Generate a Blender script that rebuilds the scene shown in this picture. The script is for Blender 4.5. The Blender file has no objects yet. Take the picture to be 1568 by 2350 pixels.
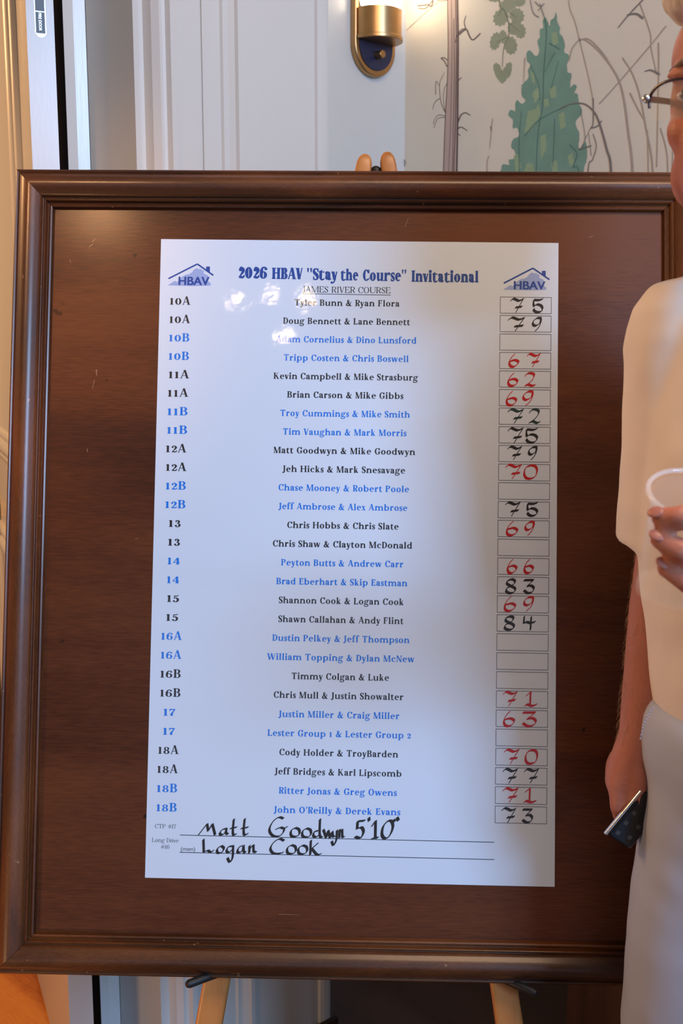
import bpy, bmesh, math, random
from mathutils import Vector, Matrix, noise as mnoise
from mathutils.geometry import tessellate_polygon
random.seed(7)
sc = bpy.context.scene
COL = sc.collection
R = math.radians

# ------------------------------------------------------------------ camera
F_PX = 2600.0                       # focal length in pixels of the 1568 x 2350 frame
PITCH = R(9.5)
EYE = Vector((0.0, 0.0, 1.44))
cam = bpy.data.objects.new('camera', bpy.data.cameras.new('camera'))
COL.objects.link(cam)
cam.location = EYE
cam.rotation_euler = (R(90) - PITCH, 0, 0)
cam.data.sensor_fit = 'VERTICAL'
cam.data.sensor_height = 36.0
cam.data.lens = 36.0 * F_PX / 2350.0
cam.data.clip_start = 0.05
cam.data.dof.use_dof = True
cam.data.dof.focus_distance = 1.58
cam.data.dof.aperture_fstop = 8.0
sc.camera = cam

# ------------------------------------------------------------------ light and exposure
sc.view_settings.view_transform = 'Standard'
sc.view_settings.look = 'None'
sc.view_settings.gamma = 1.0
sc.view_settings.use_curve_mapping = False
sc.view_settings.exposure = 0.0
world = bpy.data.worlds.new('room_ambient')
sc.world = world
world.use_nodes = True
bg = world.node_tree.nodes['Background']
bg.inputs['Color'].default_value = (0.80, 0.67, 0.62, 1)
bg.inputs['Strength'].default_value = 0.13

def area(name, loc, target, sx, sy, power, color):
    l = bpy.data.lights.new(name, 'AREA')
    l.shape = 'RECTANGLE'; l.size = sx; l.size_y = sy
    l.energy = power; l.color = color
    o = bpy.data.objects.new(name, l); COL.objects.link(o)
    o.location = loc
    o.rotation_euler = (Vector(target) - Vector(loc)).to_track_quat('-Z', 'Y').to_euler()
    return o

def bulb(name, loc, power, color, r):
    l = bpy.data.lights.new(name, 'POINT')
    l.energy = power; l.color = color; l.shadow_soft_size = r
    o = bpy.data.objects.new(name, l); COL.objects.link(o); o.location = loc
    return o

DAY = (0.36, 0.61, 1.0)
WARM = (1.0, 0.68, 0.44)
area('daylight_from_window', (2.5, -2.2, 2.7), (0.0, 1.6, 1.2), 1.2, 1.15, 178, DAY)
area('daylight_from_far_window', (-0.3, -3.2, 1.1), (0.0, 1.6, 1.2), 2.6, 1.9, 9, (0.62, 0.72, 1.0))
area('ceiling_downlight_glow', (0.5, 0.45, 2.95), (0.4, 1.5, 0.8), 1.0, 0.6, 27, WARM)
area('far_room_light', (-1.9, 2.1, 2.3), (-0.85, 2.4, 0.5), 0.6, 0.6, 40, (1.0, 0.55, 0.24))
def spot(name, loc, target, power, color, half, r=0.06, blend=0.4):
    l = bpy.data.lights.new(name, 'SPOT'); l.energy = power; l.color = color; l.spot_size = R(2*half); l.spot_blend = blend; l.shadow_soft_size = r
    o = bpy.data.objects.new(name, l); COL.objects.link(o); o.location = loc
    o.rotation_euler = (Vector(target) - Vector(loc)).to_track_quat('-Z', 'Y').to_euler(); return o
spot('added_warm_spot', (-0.72, 0.3, 2.4), (-0.55, 2.0, 1.3), 52, (1.0, 0.52, 0.24), 17, blend=0.8)  # added spot, cone kept narrow to warm only the return and door
bulb('low_warm_fill', (-0.95, 0.9, 0.35), 12, (1.0, 0.60, 0.32), 0.08)  # added fill light that warms the lower wall and door, no lamp there
for k, (bx_, by_, bz_) in enumerate(((-0.56, -1.2, 2.86), (-0.42, -1.25, 2.9), (-0.27, -1.2, 2.86), (-0.36, -1.22, 2.70))):
    bulb('chandelier_bulb', (bx_, by_, bz_), 0.8, (1.0, 0.72, 0.45), 0.025)

# ------------------------------------------------------------------ helpers
RIGHT = Vector((1, 0, 0))
FWD = Vector((0, math.cos(PITCH), -math.sin(PITCH)))
DOWN = Vector((0, -math.sin(PITCH), -math.cos(PITCH)))

def ray(px, py):
    return RIGHT * ((px - 784.0) / F_PX) + DOWN * ((py - 1175.0) / F_PX) + FWD

def P(px, py, Y):                    # point at world depth Y seen along that sight line
    d = ray(px, py)
    return EYE + d * (Y / d.y)

def on_plane(px, py, p0, n):
    d = ray(px, py)
    return EYE + d * ((p0 - EYE).dot(n) / d.dot(n))

def link(name, me, mat=None, parent=None, smooth=None):
    o = bpy.data.objects.new(name, me); COL.objects.link(o)
    if mat is not None and not me.materials: me.materials.append(mat)
    if parent is not None: o.parent = parent
    if smooth is not None:
        for p in me.polygons: p.use_smooth = True
        if smooth < 179: me.set_sharp_from_angle(angle=R(smooth))
    return o

def tag(o, label, cat, group=None):
    o['label'] = label; o['category'] = cat
    if group: o['group'] = group
    return o

def structure(o): o['kind'] = 'structure'; return o

def thing(name, label, cat, loc=(0, 0, 0), mat4=None, group=None):
    o = bpy.data.objects.new(name, None); COL.objects.link(o)
    o.empty_display_size = 0.05
    if mat4 is not None: o.matrix_world = mat4
    else: o.location = loc
    return tag(o, label, cat, group)

class MB:                             # collects geometry for ONE mesh
    def __init__(self): self.v = []; self.f = []
    def add(self, vs, fs):
        b = len(self.v); self.v += [tuple(p) for p in vs]; self.f += [tuple(b + i for i in f) for f in fs]
    def box(self, lo, hi):
        x0, y0, z0 = lo; x1, y1, z1 = hi
        self.add([(x0,y0,z0),(x1,y0,z0),(x1,y1,z0),(x0,y1,z0),(x0,y0,z1),(x1,y0,z1),(x1,y1,z1),(x0,y1,z1)],
                 [(0,3,2,1),(4,5,6,7),(0,1,5,4),(1,2,6,5),(2,3,7,6),(3,0,4,7)])
    def bar(self, a, b, u, w, h):     # bar from a to b, width w along u, thickness h across
        a = Vector(a); b = Vector(b); d = (b - a).normalized()
        u = (Vector(u) - d * d.dot(Vector(u))).normalized(); v = d.cross(u)
        vs = []
        for p in (a, b):
            for su, sv in ((-1,-1),(1,-1),(1,1),(-1,1)): vs.append(p + u*(su*w/2) + v*(sv*h/2))
        self.add(vs, [(0,3,2,1),(4,5,6,7),(0,1,5,4),(1,2,6,5),(2,3,7,6),(3,0,4,7)])
    def tube(self, pts, rad, n=12, cap=True):
        pts = [Vector(p) for p in pts]
        if not hasattr(rad, '__len__'): rad = [rad] * len(pts)
        vs = []; ref = None
        for i, p in enumerate(pts):
            d = (pts[min(i+1, len(pts)-1)] - pts[max(i-1, 0)]).normalized()
            if ref is None:
                ref = Vector((0,0,1)) if abs(d.z) < 0.9 else Vector((1,0,0))
            u = (ref - d * d.dot(ref)).normalized(); v = d.cross(u); ref = u
            for k in range(n):
                a = 2*math.pi*k/n
                vs.append(p + (u*math.cos(a) + v*math.sin(a)) * rad[i])
        fs = []
        for i in range(len(pts)-1):
            for k in range(n):
                fs.append((i*n+k, i*n+(k+1)%n, (i+1)*n+(k+1)%n, (i+1)*n+k))
        if cap:
            fs.append(tuple(reversed(range(n)))); fs.append(tuple((len(pts)-1)*n+k for k in range(n)))
        self.add(vs, fs)
    def rings(self, rings, cap=True, closed=True):
        n = len(rings[0]); vs = [p for r_ in rings for p in r_]; fs = []
        for i in range(len(rings)-1):
            for k in range(n if closed else n-1):
                fs.append((i*n+k, i*n+(k+1)%n, (i+1)*n+(k+1)%n, (i+1)*n+k))
        if cap:
            fs.append(tuple(reversed(range(n)))); fs.append(tuple((len(rings)-1)*n+k for k in range(n)))
        self.add(vs, fs)
    def ell(self, c, r, axes=None, n=20, m=12):
        c = Vector(c); ax = axes or (Vector((1,0,0)), Vector((0,1,0)), Vector((0,0,1)))
        rr = r if hasattr(r, '__len__') else (r, r, r)
        rings_ = []
        for j in range(1, m):
            th = math.pi*j/m
            rings_.append([c + ax[0]*(rr[0]*math.sin(th)*math.cos(2*math.pi*k/n)) + ax[1]*(rr[1]*math.sin(th)*math.sin(2*math.pi*k/n)) - ax[2]*(rr[2]*math.cos(th)) for k in range(n)])
        b = len(self.v); self.rings(rings_, cap=False)
        self.v.append(tuple(c - ax[2]*rr[2])); self.v.append(tuple(c + ax[2]*rr[2]))
        t = b + (m-1)*n
        for k in range(n):
            self.f.append((t, b+(k+1)%n, b+k)); self.f.append((t+1, b+(m-2)*n+k, b+(m-2)*n+(k+1)%n))
    def chain(self, pts, rad, n=16):  # tapered limb with rounded joints
        self.tube(pts, rad, n)
        for p, r_ in zip(pts, rad if hasattr(rad, '__len__') else [rad]*len(pts)): self.ell(p, r_, n=n, m=8)
    def mesh(self, name):
        me = bpy.data.meshes.new(name); me.from_pydata(self.v, [], self.f); me.update(); return me
    def build(self, name, mat, parent=None, smooth=None, fix=False):
        me = self.mesh(name)
        if fix:
            bm = bmesh.new(); bm.from_mesh(me); bmesh.ops.recalc_face_normals(bm, faces=bm.faces); bm.to_mesh(me); bm.free()
        return link(name, me, mat, parent, smooth)

def bevelled(o, w, seg=2):
    m = o.modifiers.new('soft_edges', 'BEVEL'); m.width = w; m.segments = seg; m.limit_method = 'ANGLE'; m.angle_limit = R(40)
    return o

def fused(mb, name, mat, parent, voxel, smooth_it=6, sfac=0.5, push=None):
    """one continuous skin over overlapping shells"""
    tmp = bpy.data.objects.new('tmp', mb.mesh('tmp')); COL.objects.link(tmp)
    r_ = tmp.modifiers.new('r', 'REMESH'); r_.mode = 'VOXEL'; r_.voxel_size = voxel
    s_ = tmp.modifiers.new('s', 'SMOOTH'); s_.factor = sfac; s_.iterations = smooth_it
    bm = bmesh.new(); bm.from_mesh(tmp.data); bmesh.ops.recalc_face_normals(bm, faces=bm.faces); bm.to_mesh(tmp.data); bm.free()
    dg = bpy.context.evaluated_depsgraph_get()
    me = bpy.data.meshes.new_from_object(tmp.evaluated_get(dg)); me.name = name
    old = tmp.data; bpy.data.objects.remove(tmp); bpy.data.meshes.remove(old)
    if push:
        me.calc_loop_triangles()
        nr = [v.normal.copy() for v in me.vertices]
        for v, n_ in zip(me.vertices, nr): v.co = v.co + n_ * push(v.co, n_)
    me.materials.clear()
    return link(name, me, mat, parent, 180)

# ------------------------------------------------------------------ materials
def lin(r, g, b):
    f = lambda c: (c/255/12.92) if c/255 <= 0.04045 else ((c/255+0.055)/1.055)**2.4
    return (f(r), f(g), f(b), 1)

def mat(name, base, rough=0.5, metal=0.0, coat=0.0, coat_rough=0.05, spec=0.5, var=0.06, scale=30.0, bump=0.0, bscale=60.0, stretch=(1,1,1), trans=0.0, ior=1.45, sub=0.0, emit=None, estr=0.0):
    m = bpy.data.materials.new(name); m.use_nodes = True
    nt = m.node_tree; b = nt.nodes['Principled BSDF']
    b.inputs['Roughness'].default_value = rough; b.inputs['Metallic'].default_value = metal
    b.inputs['Coat Weight'].default_value = coat; b.inputs['Coat Roughness'].default_value = coat_rough
    b.inputs['Specular IOR Level'].default_value = spec; b.inputs['IOR'].default_value = ior
    b.inputs['Transmission Weight'].default_value = trans
    if sub:
        b.inputs['Subsurface Weight'].default_value = sub; b.inputs['Subsurface Radius'].default_value = (0.010, 0.004, 0.002)
        b.inputs['Subsurface Scale'].default_value = 1.0
    tc = nt.nodes.new('ShaderNodeTexCoord'); mp = nt.nodes.new('ShaderNodeMapping'); mp.inputs['Scale'].default_value = stretch
    nt.links.new(tc.outputs['Object'], mp.inputs['Vector'])
    if var > 0:
        nz = nt.nodes.new('ShaderNodeTexNoise'); nz.inputs['Scale'].default_value = scale; nz.inputs['Detail'].default_value = 4
        nt.links.new(mp.outputs['Vector'], nz.inputs['Vector'])
        mx = nt.nodes.new('ShaderNodeMix'); mx.data_type = 'RGBA'
        mx.inputs['A'].default_value = tuple(c*(1-var) for c in base[:3]) + (1,)
        mx.inputs['B'].default_value = tuple(min(1, c*(1+var)) for c in base[:3]) + (1,)
        nt.links.new(nz.outputs['Fac'], mx.inputs['Factor']); nt.links.new(mx.outputs['Result'], b.inputs['Base Color'])
    else: b.inputs['Base Color'].default_value = base
    if bump > 0:
        n2 = nt.nodes.new('ShaderNodeTexNoise'); n2.inputs['Scale'].default_value = bscale; n2.inputs['Detail'].default_value = 3
        nt.links.new(mp.outputs['Vector'], n2.inputs['Vector'])
        bp = nt.nodes.new('ShaderNodeBump'); bp.inputs['Strength'].default_value = 1.0; bp.inputs['Distance'].default_value = bump
        nt.links.new(n2.outputs['Fac'], bp.inputs['Height']); nt.links.new(bp.outputs['Normal'], b.inputs['Normal'])
        if coat: nt.links.new(bp.outputs['Normal'], b.inputs['Coat Normal'])
    if emit: b.inputs['Emission Color'].default_value = emit; b.inputs['Emission Strength'].default_value = estr
    return m

def wood(name, stops, stretch, scale=6.0, rough=0.45, coat=0.5, coat_rough=0.18, specks=None, fine=1.0, bump=0.00015, speck_thr=0.70, speck_scale=38.0, spec=0.4):
    """streaky timber; stretch is small along the grain"""
    m = bpy.data.materials.new(name); m.use_nodes = True
    nt = m.node_tree; b = nt.nodes['Principled BSDF']
    tc = nt.nodes.new('ShaderNodeTexCoord'); mp = nt.nodes.new('ShaderNodeMapping'); mp.inputs['Scale'].default_value = stretch
    nt.links.new(tc.outputs['Object'], mp.inputs['Vector'])
    n1 = nt.nodes.new('ShaderNodeTexNoise'); n1.inputs['Scale'].default_value = scale; n1.inputs['Detail'].default_value = 6; n1.inputs['Distortion'].default_value = 0.6
    n2 = nt.nodes.new('ShaderNodeTexNoise'); n2.inputs['Scale'].default_value = scale*55; n2.inputs['Detail'].default_value = 5
    for n in (n1, n2): nt.links.new(mp.outputs['Vector'], n.inputs['Vector'])
    ma = nt.nodes.new('ShaderNodeMath'); ma.operation = 'MULTIPLY_ADD'; ma.inputs[1].default_value = 0.35*fine; 
    nt.links.new(n2.outputs['Fac'], ma.inputs[0]); nt.links.new(n1.outputs['Fac'], ma.inputs[2])
    cr = nt.nodes.new('ShaderNodeValToRGB'); e = cr.color_ramp.elements
    e[0].position = stops[0][0]; e[0].color = stops[0][1]; e[1].position = stops[-1][0]; e[1].color = stops[-1][1]
    for p_, c_ in stops[1:-1]:
        q = e.new(p_); q.color = c_
    nt.links.new(ma.outputs[0], cr.inputs['Fac'])
    out = cr.outputs['Color']
    if specks:
        n3 = nt.nodes.new('ShaderNodeTexNoise'); n3.inputs['Scale'].default_value = speck_scale; n3.inputs['Detail'].default_value = 3; n3.inputs['Roughness'].default_value = 0.7
        nt.links.new(tc.outputs['Object'], n3.inputs['Vector'])
        r3 = nt.nodes.new('ShaderNodeValToRGB'); r3.color_ramp.elements[0].position = speck_thr; r3.color_ramp.elements[1].position = speck_thr+0.02
        nt.links.new(n3.outputs['Fac'], r3.inputs['Fac'])
        mx = nt.nodes.new('ShaderNodeMix'); mx.data_type = 'RGBA'; mx.inputs['B'].default_value = specks
        nt.links.new(r3.outputs['Color'], mx.inputs['Factor']); nt.links.new(out, mx.inputs['A']); out = mx.outputs['Result']
    nt.links.new(out, b.inputs['Base Color'])
    b.inputs['Specular IOR Level'].default_value = spec
    b.inputs['Roughness'].default_value = rough; b.inputs['Coat Weight'].default_value = coat; b.inputs['Coat Roughness'].default_value = coat_rough
    bp = nt.nodes.new('ShaderNodeBump'); bp.inputs['Distance'].default_value = bump; bp.inputs['Strength'].default_value = 1.0
    nt.links.new(ma.outputs[0], bp.inputs['Height']); nt.links.new(bp.outputs['Normal'], b.inputs['Normal']); nt.links.new(bp.outputs['Normal'], b.inputs['Coat Normal'])
    return m

M = {}
M['paint'] = mat('white_gloss_paint', (0.60, 0.595, 0.565, 1), 0.32, coat=0.35, coat_rough=0.2, var=0.015, scale=8, bump=0.00012, bscale=200, stretch=(1,1,0.12))
M['door_paint'] = mat('door_paint', (0.47, 0.46, 0.44, 1), 0.35, coat=0.3, coat_rough=0.2, var=0.015, scale=8, bump=0.00008, bscale=220, stretch=(1,1,0.3))
M['shade_brown'] = mat('painted_shade_brown', lin(46, 28, 16), 0.7, var=0.2, scale=20)  # dark brown that paints in the gap shade and floor contact shade
M['mural'] = mat('mural_ground', lin(222, 214, 198), 0.7, var=0.05, scale=5, bump=0.0002, bscale=300)
dk = [(0.40, lin(44, 20, 8)), (0.62, lin(74, 35, 14)), (0.88, lin(98, 52, 24))]
M['panel'] = wood('panel_veneer', dk, (0.10, 1.0, 1.0), scale=8, rough=0.5, coat=0.10, coat_rough=0.18, specks=lin(40, 18, 9), speck_thr=0.715, speck_scale=16.0, fine=1.3, bump=0.00006, spec=0.25)
rl = [(0.38, lin(34, 18, 9)), (0.58, lin(74, 40, 18)), (0.72, lin(104, 58, 26)), (0.9, lin(128, 78, 38))]
M['rail_h'] = wood('frame_timber_lengthwise', rl, (0.16, 1.0, 1.0), scale=14, rough=0.45, coat=0.4, coat_rough=0.22, specks=lin(150, 108, 74), fine=0.7, speck_thr=0.70, speck_scale=52.0)
M['rail_v'] = wood('frame_timber_upright', rl, (1.0, 0.16, 1.0), scale=14, rough=0.45, coat=0.4, coat_rough=0.22, specks=lin(150, 108, 74), fine=0.7, speck_thr=0.70, speck_scale=52.0)
el = [(0.40, lin(150, 92, 42)), (0.62, lin(180, 116, 58)), (0.9, lin(198, 136, 74))]
M['easel'] = wood('easel_bamboo', el, (1.0, 1.0, 0.06), scale=30, rough=0.45, coat=0.3, coat_rough=0.25)
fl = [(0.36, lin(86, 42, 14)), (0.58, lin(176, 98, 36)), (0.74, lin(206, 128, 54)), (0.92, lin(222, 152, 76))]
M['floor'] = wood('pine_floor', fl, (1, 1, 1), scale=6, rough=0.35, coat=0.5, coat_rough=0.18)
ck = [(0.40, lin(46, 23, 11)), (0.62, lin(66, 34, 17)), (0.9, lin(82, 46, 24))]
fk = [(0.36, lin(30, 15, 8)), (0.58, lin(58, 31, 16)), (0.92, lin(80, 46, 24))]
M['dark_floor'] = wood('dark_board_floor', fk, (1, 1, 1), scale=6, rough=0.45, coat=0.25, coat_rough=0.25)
M['scratch'] = mat('scratch_mark', lin(140, 110, 88), 0.6, var=0.1)
M['cabinet'] = wood('cabinet_timber', ck, (1, 1, 0.08), scale=16, rough=0.4, coat=0.4)
M['rubber'] = mat('black_rubber', (0.012, 0.012, 0.013, 1), 0.5, var=0.1)
M['brass'] = mat('aged_brass', (0.46, 0.27, 0.12, 1), 0.33, metal=1.0, var=0.12, scale=60, stretch=(1,1,0.1))
M['polished_brass'] = mat('polished_brass', (0.80, 0.52, 0.16, 1), 0.22, metal=1.0, var=0.06)
M['navy'] = mat('navy_enamel', lin(28, 36, 66), 0.4, var=0.06)
M['glass_lit'] = mat('lit_opal_glass', (1, 0.96, 0.9, 1), 0.3, var=0.01, emit=(1.0, 0.80, 0.56, 1), estr=9.0)
M['steel'] = mat('label_silver', (0.72, 0.72, 0.72, 1), 0.3, metal=0.7, var=0.05)
M['label_black'] = mat('label_black', (0.012, 0.012, 0.014, 1), 0.35, var=0.1)
PC = dict(coat=0.85, coat_rough=0.05, bump=0.00022, bscale=26.0)
M['sheet'] = mat('laminated_paper', (0.635, 0.755, 0.915, 1), 0.45, var=0.008, scale=3, **PC)
def ink(name, c): return mat(name, c, 0.5, var=0.04, scale=200, **PC)
M['ink_black'] = ink('ink_black', (0.012, 0.012, 0.016, 1))
M['ink_blue'] = ink('ink_blue', lin(0, 118, 226))
M['ink_navy'] = ink('ink_royal_blue', lin(0, 66, 156))
M['ink_pale'] = ink('ink_pale_blue', lin(148, 172, 226))
M['ink_grey'] = ink('ink_rule_grey', lin(78, 80, 92))
def pen(name, c): return mat(name, c, 0.4, var=0.12, scale=160, coat=0.5, coat_rough=0.12)
M['pen_black'] = pen('marker_black', lin(24, 22, 24))
M['pen_red'] = pen('marker_red', lin(184, 8, 22))
M['pen_green'] = pen('marker_dark_green', lin(18, 52, 54))
# ------------------------------------------------------------------ room shell
ROOM_TOP = 3.0
A = Vector((math.sin(R(47)), math.cos(R(47)), 0))       # along the panelled wall, to the right and away
B = Vector((A.y, -A.x, 0))                              # out of that wall's returns, to the right and nearer
NA = B.copy()                                           # panelled wall faces this way
def plan_step(p, px, d):                                # follow d in plan until the sight line through px (at y=200)
    rx = ray(px, 200); k = rx.x / rx.y
    s = (k * p.y - p.x) / (d.x - k * d.y)
    return p + d * s
def start(px, Y):
    rx = ray(px, 200); return Vector((rx.x / rx.y * Y, Y, 0))
def mixd(t): return (A * (1 - t) + B * t).normalized()

def extrude_plan(name, pts, z0, z1, material, back=None):
    mb = MB(); n = len(pts)
    poly = pts + (back or [])
    m = len(poly)
    vs = [(p.x, p.y, z0) for p in poly] + [(p.x, p.y, z1) for p in poly]
    fs = [(i, (i+1) % m, (i+1) % m + m, i + m) for i in range(m)]
    mb.add(vs, fs)
    b = mb.build(name, material, fix=True)
    bm = bmesh.new(); bm.from_mesh(b.data)
    bm.verts.ensure_lookup_table()
    bm.faces.new([bm.verts[i] for i in range(m)]); bm.faces.new([bm.verts[m+i] for i in range(m)])
    bmesh.ops.recalc_face_normals(bm, faces=bm.faces); bm.to_mesh(b.data); bm.free()
    return b

# jamb of the doorway
j0 = start(150.5, 2.02)
j1 = plan_step(j0, 173.5, A)
j2 = plan_step(j1, 201, (A + RIGHT).normalized())
off = -A * 0.0
YB = Vector((0, 1, 0))
structure(extrude_plan('trim_1', [j0, j1, j2], 0, ROOM_TOP, M['paint'], [j2 + YB*0.07, j0 + YB*0.07]))
# rebate strip added beside the jamb, coloured dark for the shade in the door gap
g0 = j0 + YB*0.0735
structure(extrude_plan('gap_shade_trim', [g0 + Vector((-0.040, 0, 0)), g0 + Vector((0.03, 0.004, 0))], 0, ROOM_TOP, M['shade_brown'], [g0 + Vector((0.03, 0.05, 0)), g0 + Vector((-0.04, 0.05, 0))]))

# warm return, then the panelled wall, with every moulding as real relief
prof = [(j2, None)]
p = j2; pts = [p]
p = j2 + Vector((0.0012, 0, 0)); pts = [p]
def go(px, d):
    global p
    p = plan_step(p, px, d); pts.append(p)
go(309, B)
go(331, A)
go(350, mixd(0.85)); go(369, mixd(0.55))
go(375, A); go(382, mixd(0.2))
go(394, mixd(0.75))
go(404, A); go(410, mixd(-0.12))
casing_end = p.copy()
for s_ in (0.004,):
    p = p - B*s_; pts.append(p)
go(459, A); p = p - B*0.004; pts.append(p); go(462.5, A); p = p + B*0.004; pts.append(p)
go(506, A)
go(513, mixd(0.7)); go(519, A); go(525, mixd(0.15)); go(540, mixd(0.45)); go(548, mixd(0.75)); go(558, A)
p = p - B*0.003; pts.append(p)
go(722, A)
go(729, mixd(0.7)); go(739, mixd(0.2)); go(748, A); go(754, mixd(-0.2))
corner = p.copy()
back1 = corner - B*0.42
wall_pts = pts
w1 = structure(extrude_plan('wall_left', wall_pts, 0, ROOM_TOP, M['paint'], [back1, j2 + YB*0.36]))

# recessed wall with the sconce, behind the corner
c0 = corner - B*0.34 - A*0.30
def ray_hit(px, p0, n):
    rx = ray(px, 200); d = Vector((rx.x/rx.y, 1, 0)); o = Vector((0,0,0))
    s = (p0 - o).dot(n) / d.dot(n); return d*s
c1 = ray_hit(931, c0, NA)
structure(extrude_plan('wall_back', [c0, c1 + A*0.04], 0, ROOM_TOP, M['paint'], [c1 + A*0.04 - B*0.1, c0 - B*0.1]))
# painted mural wall turning back toward the room
MN = -A                                               # it faces left
c2 = c1 + B*1.55
structure(extrude_plan('wall_right', [c1 + A*0.002, c2 + A*0.002], 0, ROOM_TOP, M['paint'], [c2 + A*0.1, c1 + A*0.1]))

# floor, boards running square to the panelled wall
def floor_material():
  for m in (M['floor'], M['dark_floor']):
    nt = m.node_tree
    mp = [n for n in nt.nodes if n.type == 'MAPPING'][0]
    mp.vector_type = 'TEXTURE'                              # turn first, then stretch along the boards
    mp.inputs['Rotation'].default_value = (0, 0, R(-47))
    mp.inputs['Scale'].default_value = (10.0, 1.0, 1.0)
floor_material()
def floor_patch(mb, a0, a1, b0, b1):                       # slab between distances along the wall and out from it
    c_ = [j0 + A*a + B*b_ for a, b_ in ((a0, b0), (a1, b0), (a1, b1), (a0, b1))]
    mb.add([(p_.x, p_.y, -0.06) for p_ in c_] + [(p_.x, p_.y, 0.0) for p_ in c_], [(0,1,2,3),(4,5,6,7),(0,1,5,4),(1,2,6,5),(2,3,7,6),(3,0,4,7)])
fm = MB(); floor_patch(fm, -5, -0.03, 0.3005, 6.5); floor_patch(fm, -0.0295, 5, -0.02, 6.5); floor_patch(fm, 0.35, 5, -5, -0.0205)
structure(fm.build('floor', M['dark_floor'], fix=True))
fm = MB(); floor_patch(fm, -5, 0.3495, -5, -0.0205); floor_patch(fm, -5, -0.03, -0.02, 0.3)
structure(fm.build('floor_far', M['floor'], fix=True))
# far room wall beyond the open door
fw = MB(); fw.box((-4.4, 5.6, 0), (1.0, 5.7, ROOM_TOP)); structure(fw.build('wall_far', M['paint']))

# low dark strip that paints the contact shade at the foot of the panelled wall corner
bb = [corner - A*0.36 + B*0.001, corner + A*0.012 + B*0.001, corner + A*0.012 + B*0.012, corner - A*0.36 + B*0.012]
structure(extrude_plan('contact_shade_left', bb[:2], 0, 0.018, M['shade_brown'], [bb[2], bb[3]]))

# ------------------------------------------------------------------ the open door, edge toward us
DD = Vector((-math.sin(R(22.5)), math.cos(R(22.5)), 0))     # from hinge edge back into the far room
DE = Vector((DD.y, -DD.x, 0))                               # across the hinge edge, to the right
d0 = start(67, 1.86)
th = None
d1 = plan_step(d0, 130, DE)
door_t = (d1 - d0).length
door = bpy.data.objects.new('door_1', None); COL.objects.link(door); structure(door)
door.location = (d0.x, d0.y, 0)
rot = math.atan2(DE.y, DE.x); door.rotation_euler = (0, 0, rot)
DL, DH = 0.92, 2.45                                         # local x across the edge, local y along the leaf
dm = MB()
st, t_ = 0.125, door_t
# flush leaf with raised mouldings framing its panels
dm.box((0, 0, 0.012), (t_, DL, DH))
lf = dm.build('door_leaf', M['door_paint'], door)
mm = MB()
for z0, z1 in ((0.26, 0.98), (1.16, 2.2)):
    for w_, h_ in ((0.0, 0.010), (0.022, 0.016), (0.044, 0.009)):
        for yy, sg in ((st, 1), (DL-st, -1)): mm.tube([(-h_*0.2, yy + sg*w_, z0 + w_), (-h_*0.2, yy + sg*w_, z1 - w_)], h_, 12)
        for zz, sg in ((z0, 1), (z1, -1)): mm.tube([(-h_*0.2, st + w_, zz + sg*w_), (-h_*0.2, DL-st - w_, zz + sg*w_)], h_, 12)
mm.build('panel_moulding', M['door_paint'], door, 60)
hm = MB()
hm.tube([(-0.002, 0.80, 1.02), (-0.012, 0.80, 1.02)], 0.028, 20)
hm.tube([(-0.010, 0.80, 1.02), (-0.05, 0.80, 1.02)], 0.009, 12)
hm.chain([(-0.055, 0.80, 1.02), (-0.058, 0.74, 1.022), (-0.056, 0.69, 1.018)], [0.011, 0.010, 0.008], 12)
h_ = hm.build('door_handle', M['polished_brass'], door, 50); h_['label'] = 'brass lever handle'
# rating label on the hinge edge
def rounded(mb, cx, z0, z1, w, y, n=10):
    pts_ = []
    r_ = w/2
    for k in range(n+1): a = math.pi*k/n; pts_.append((cx + r_*math.cos(a), y, z1 - r_ + r_*math.sin(a)))
    for k in range(n+1): a = math.pi + math.pi*k/n; pts_.append((cx + r_*math.cos(a), y, z0 + r_ + r_*math.sin(a)))
    m_ = len(pts_); q = [(p_[0], p_[1]+0.0006, p_[2]) for p_ in pts_]
    mb.add(pts_ + q, [tuple(range(m_))] + [tuple(reversed(range(m_, 2*m_)))] + [(i, i+m_, (i+1)%m_+m_, (i+1)%m_) for i in range(m_)])
lz = P(97, 87, d0.y + 0.01).z
lcx = t_*0.50; lw = t_*0.40
lm = MB(); rounded(lm, lcx, lz, lz + 0.13, lw, -0.0008)
lab = lm.build('rating_label', M['steel'], door, fix=True); lab['label'] = 'black and silver rating label'
lm = MB()
lm.box((lcx-lw*0.42, -0.0012, lz+lw*0.36), (lcx+lw*0.42, -0.0009, lz+0.0375)); lm.box((lcx-lw*0.42, -0.0012, lz+0.039), (lcx+lw*0.42, -0.0009, lz+0.12))
lb = lm.build('label_field', M['label_black'], lab)
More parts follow.
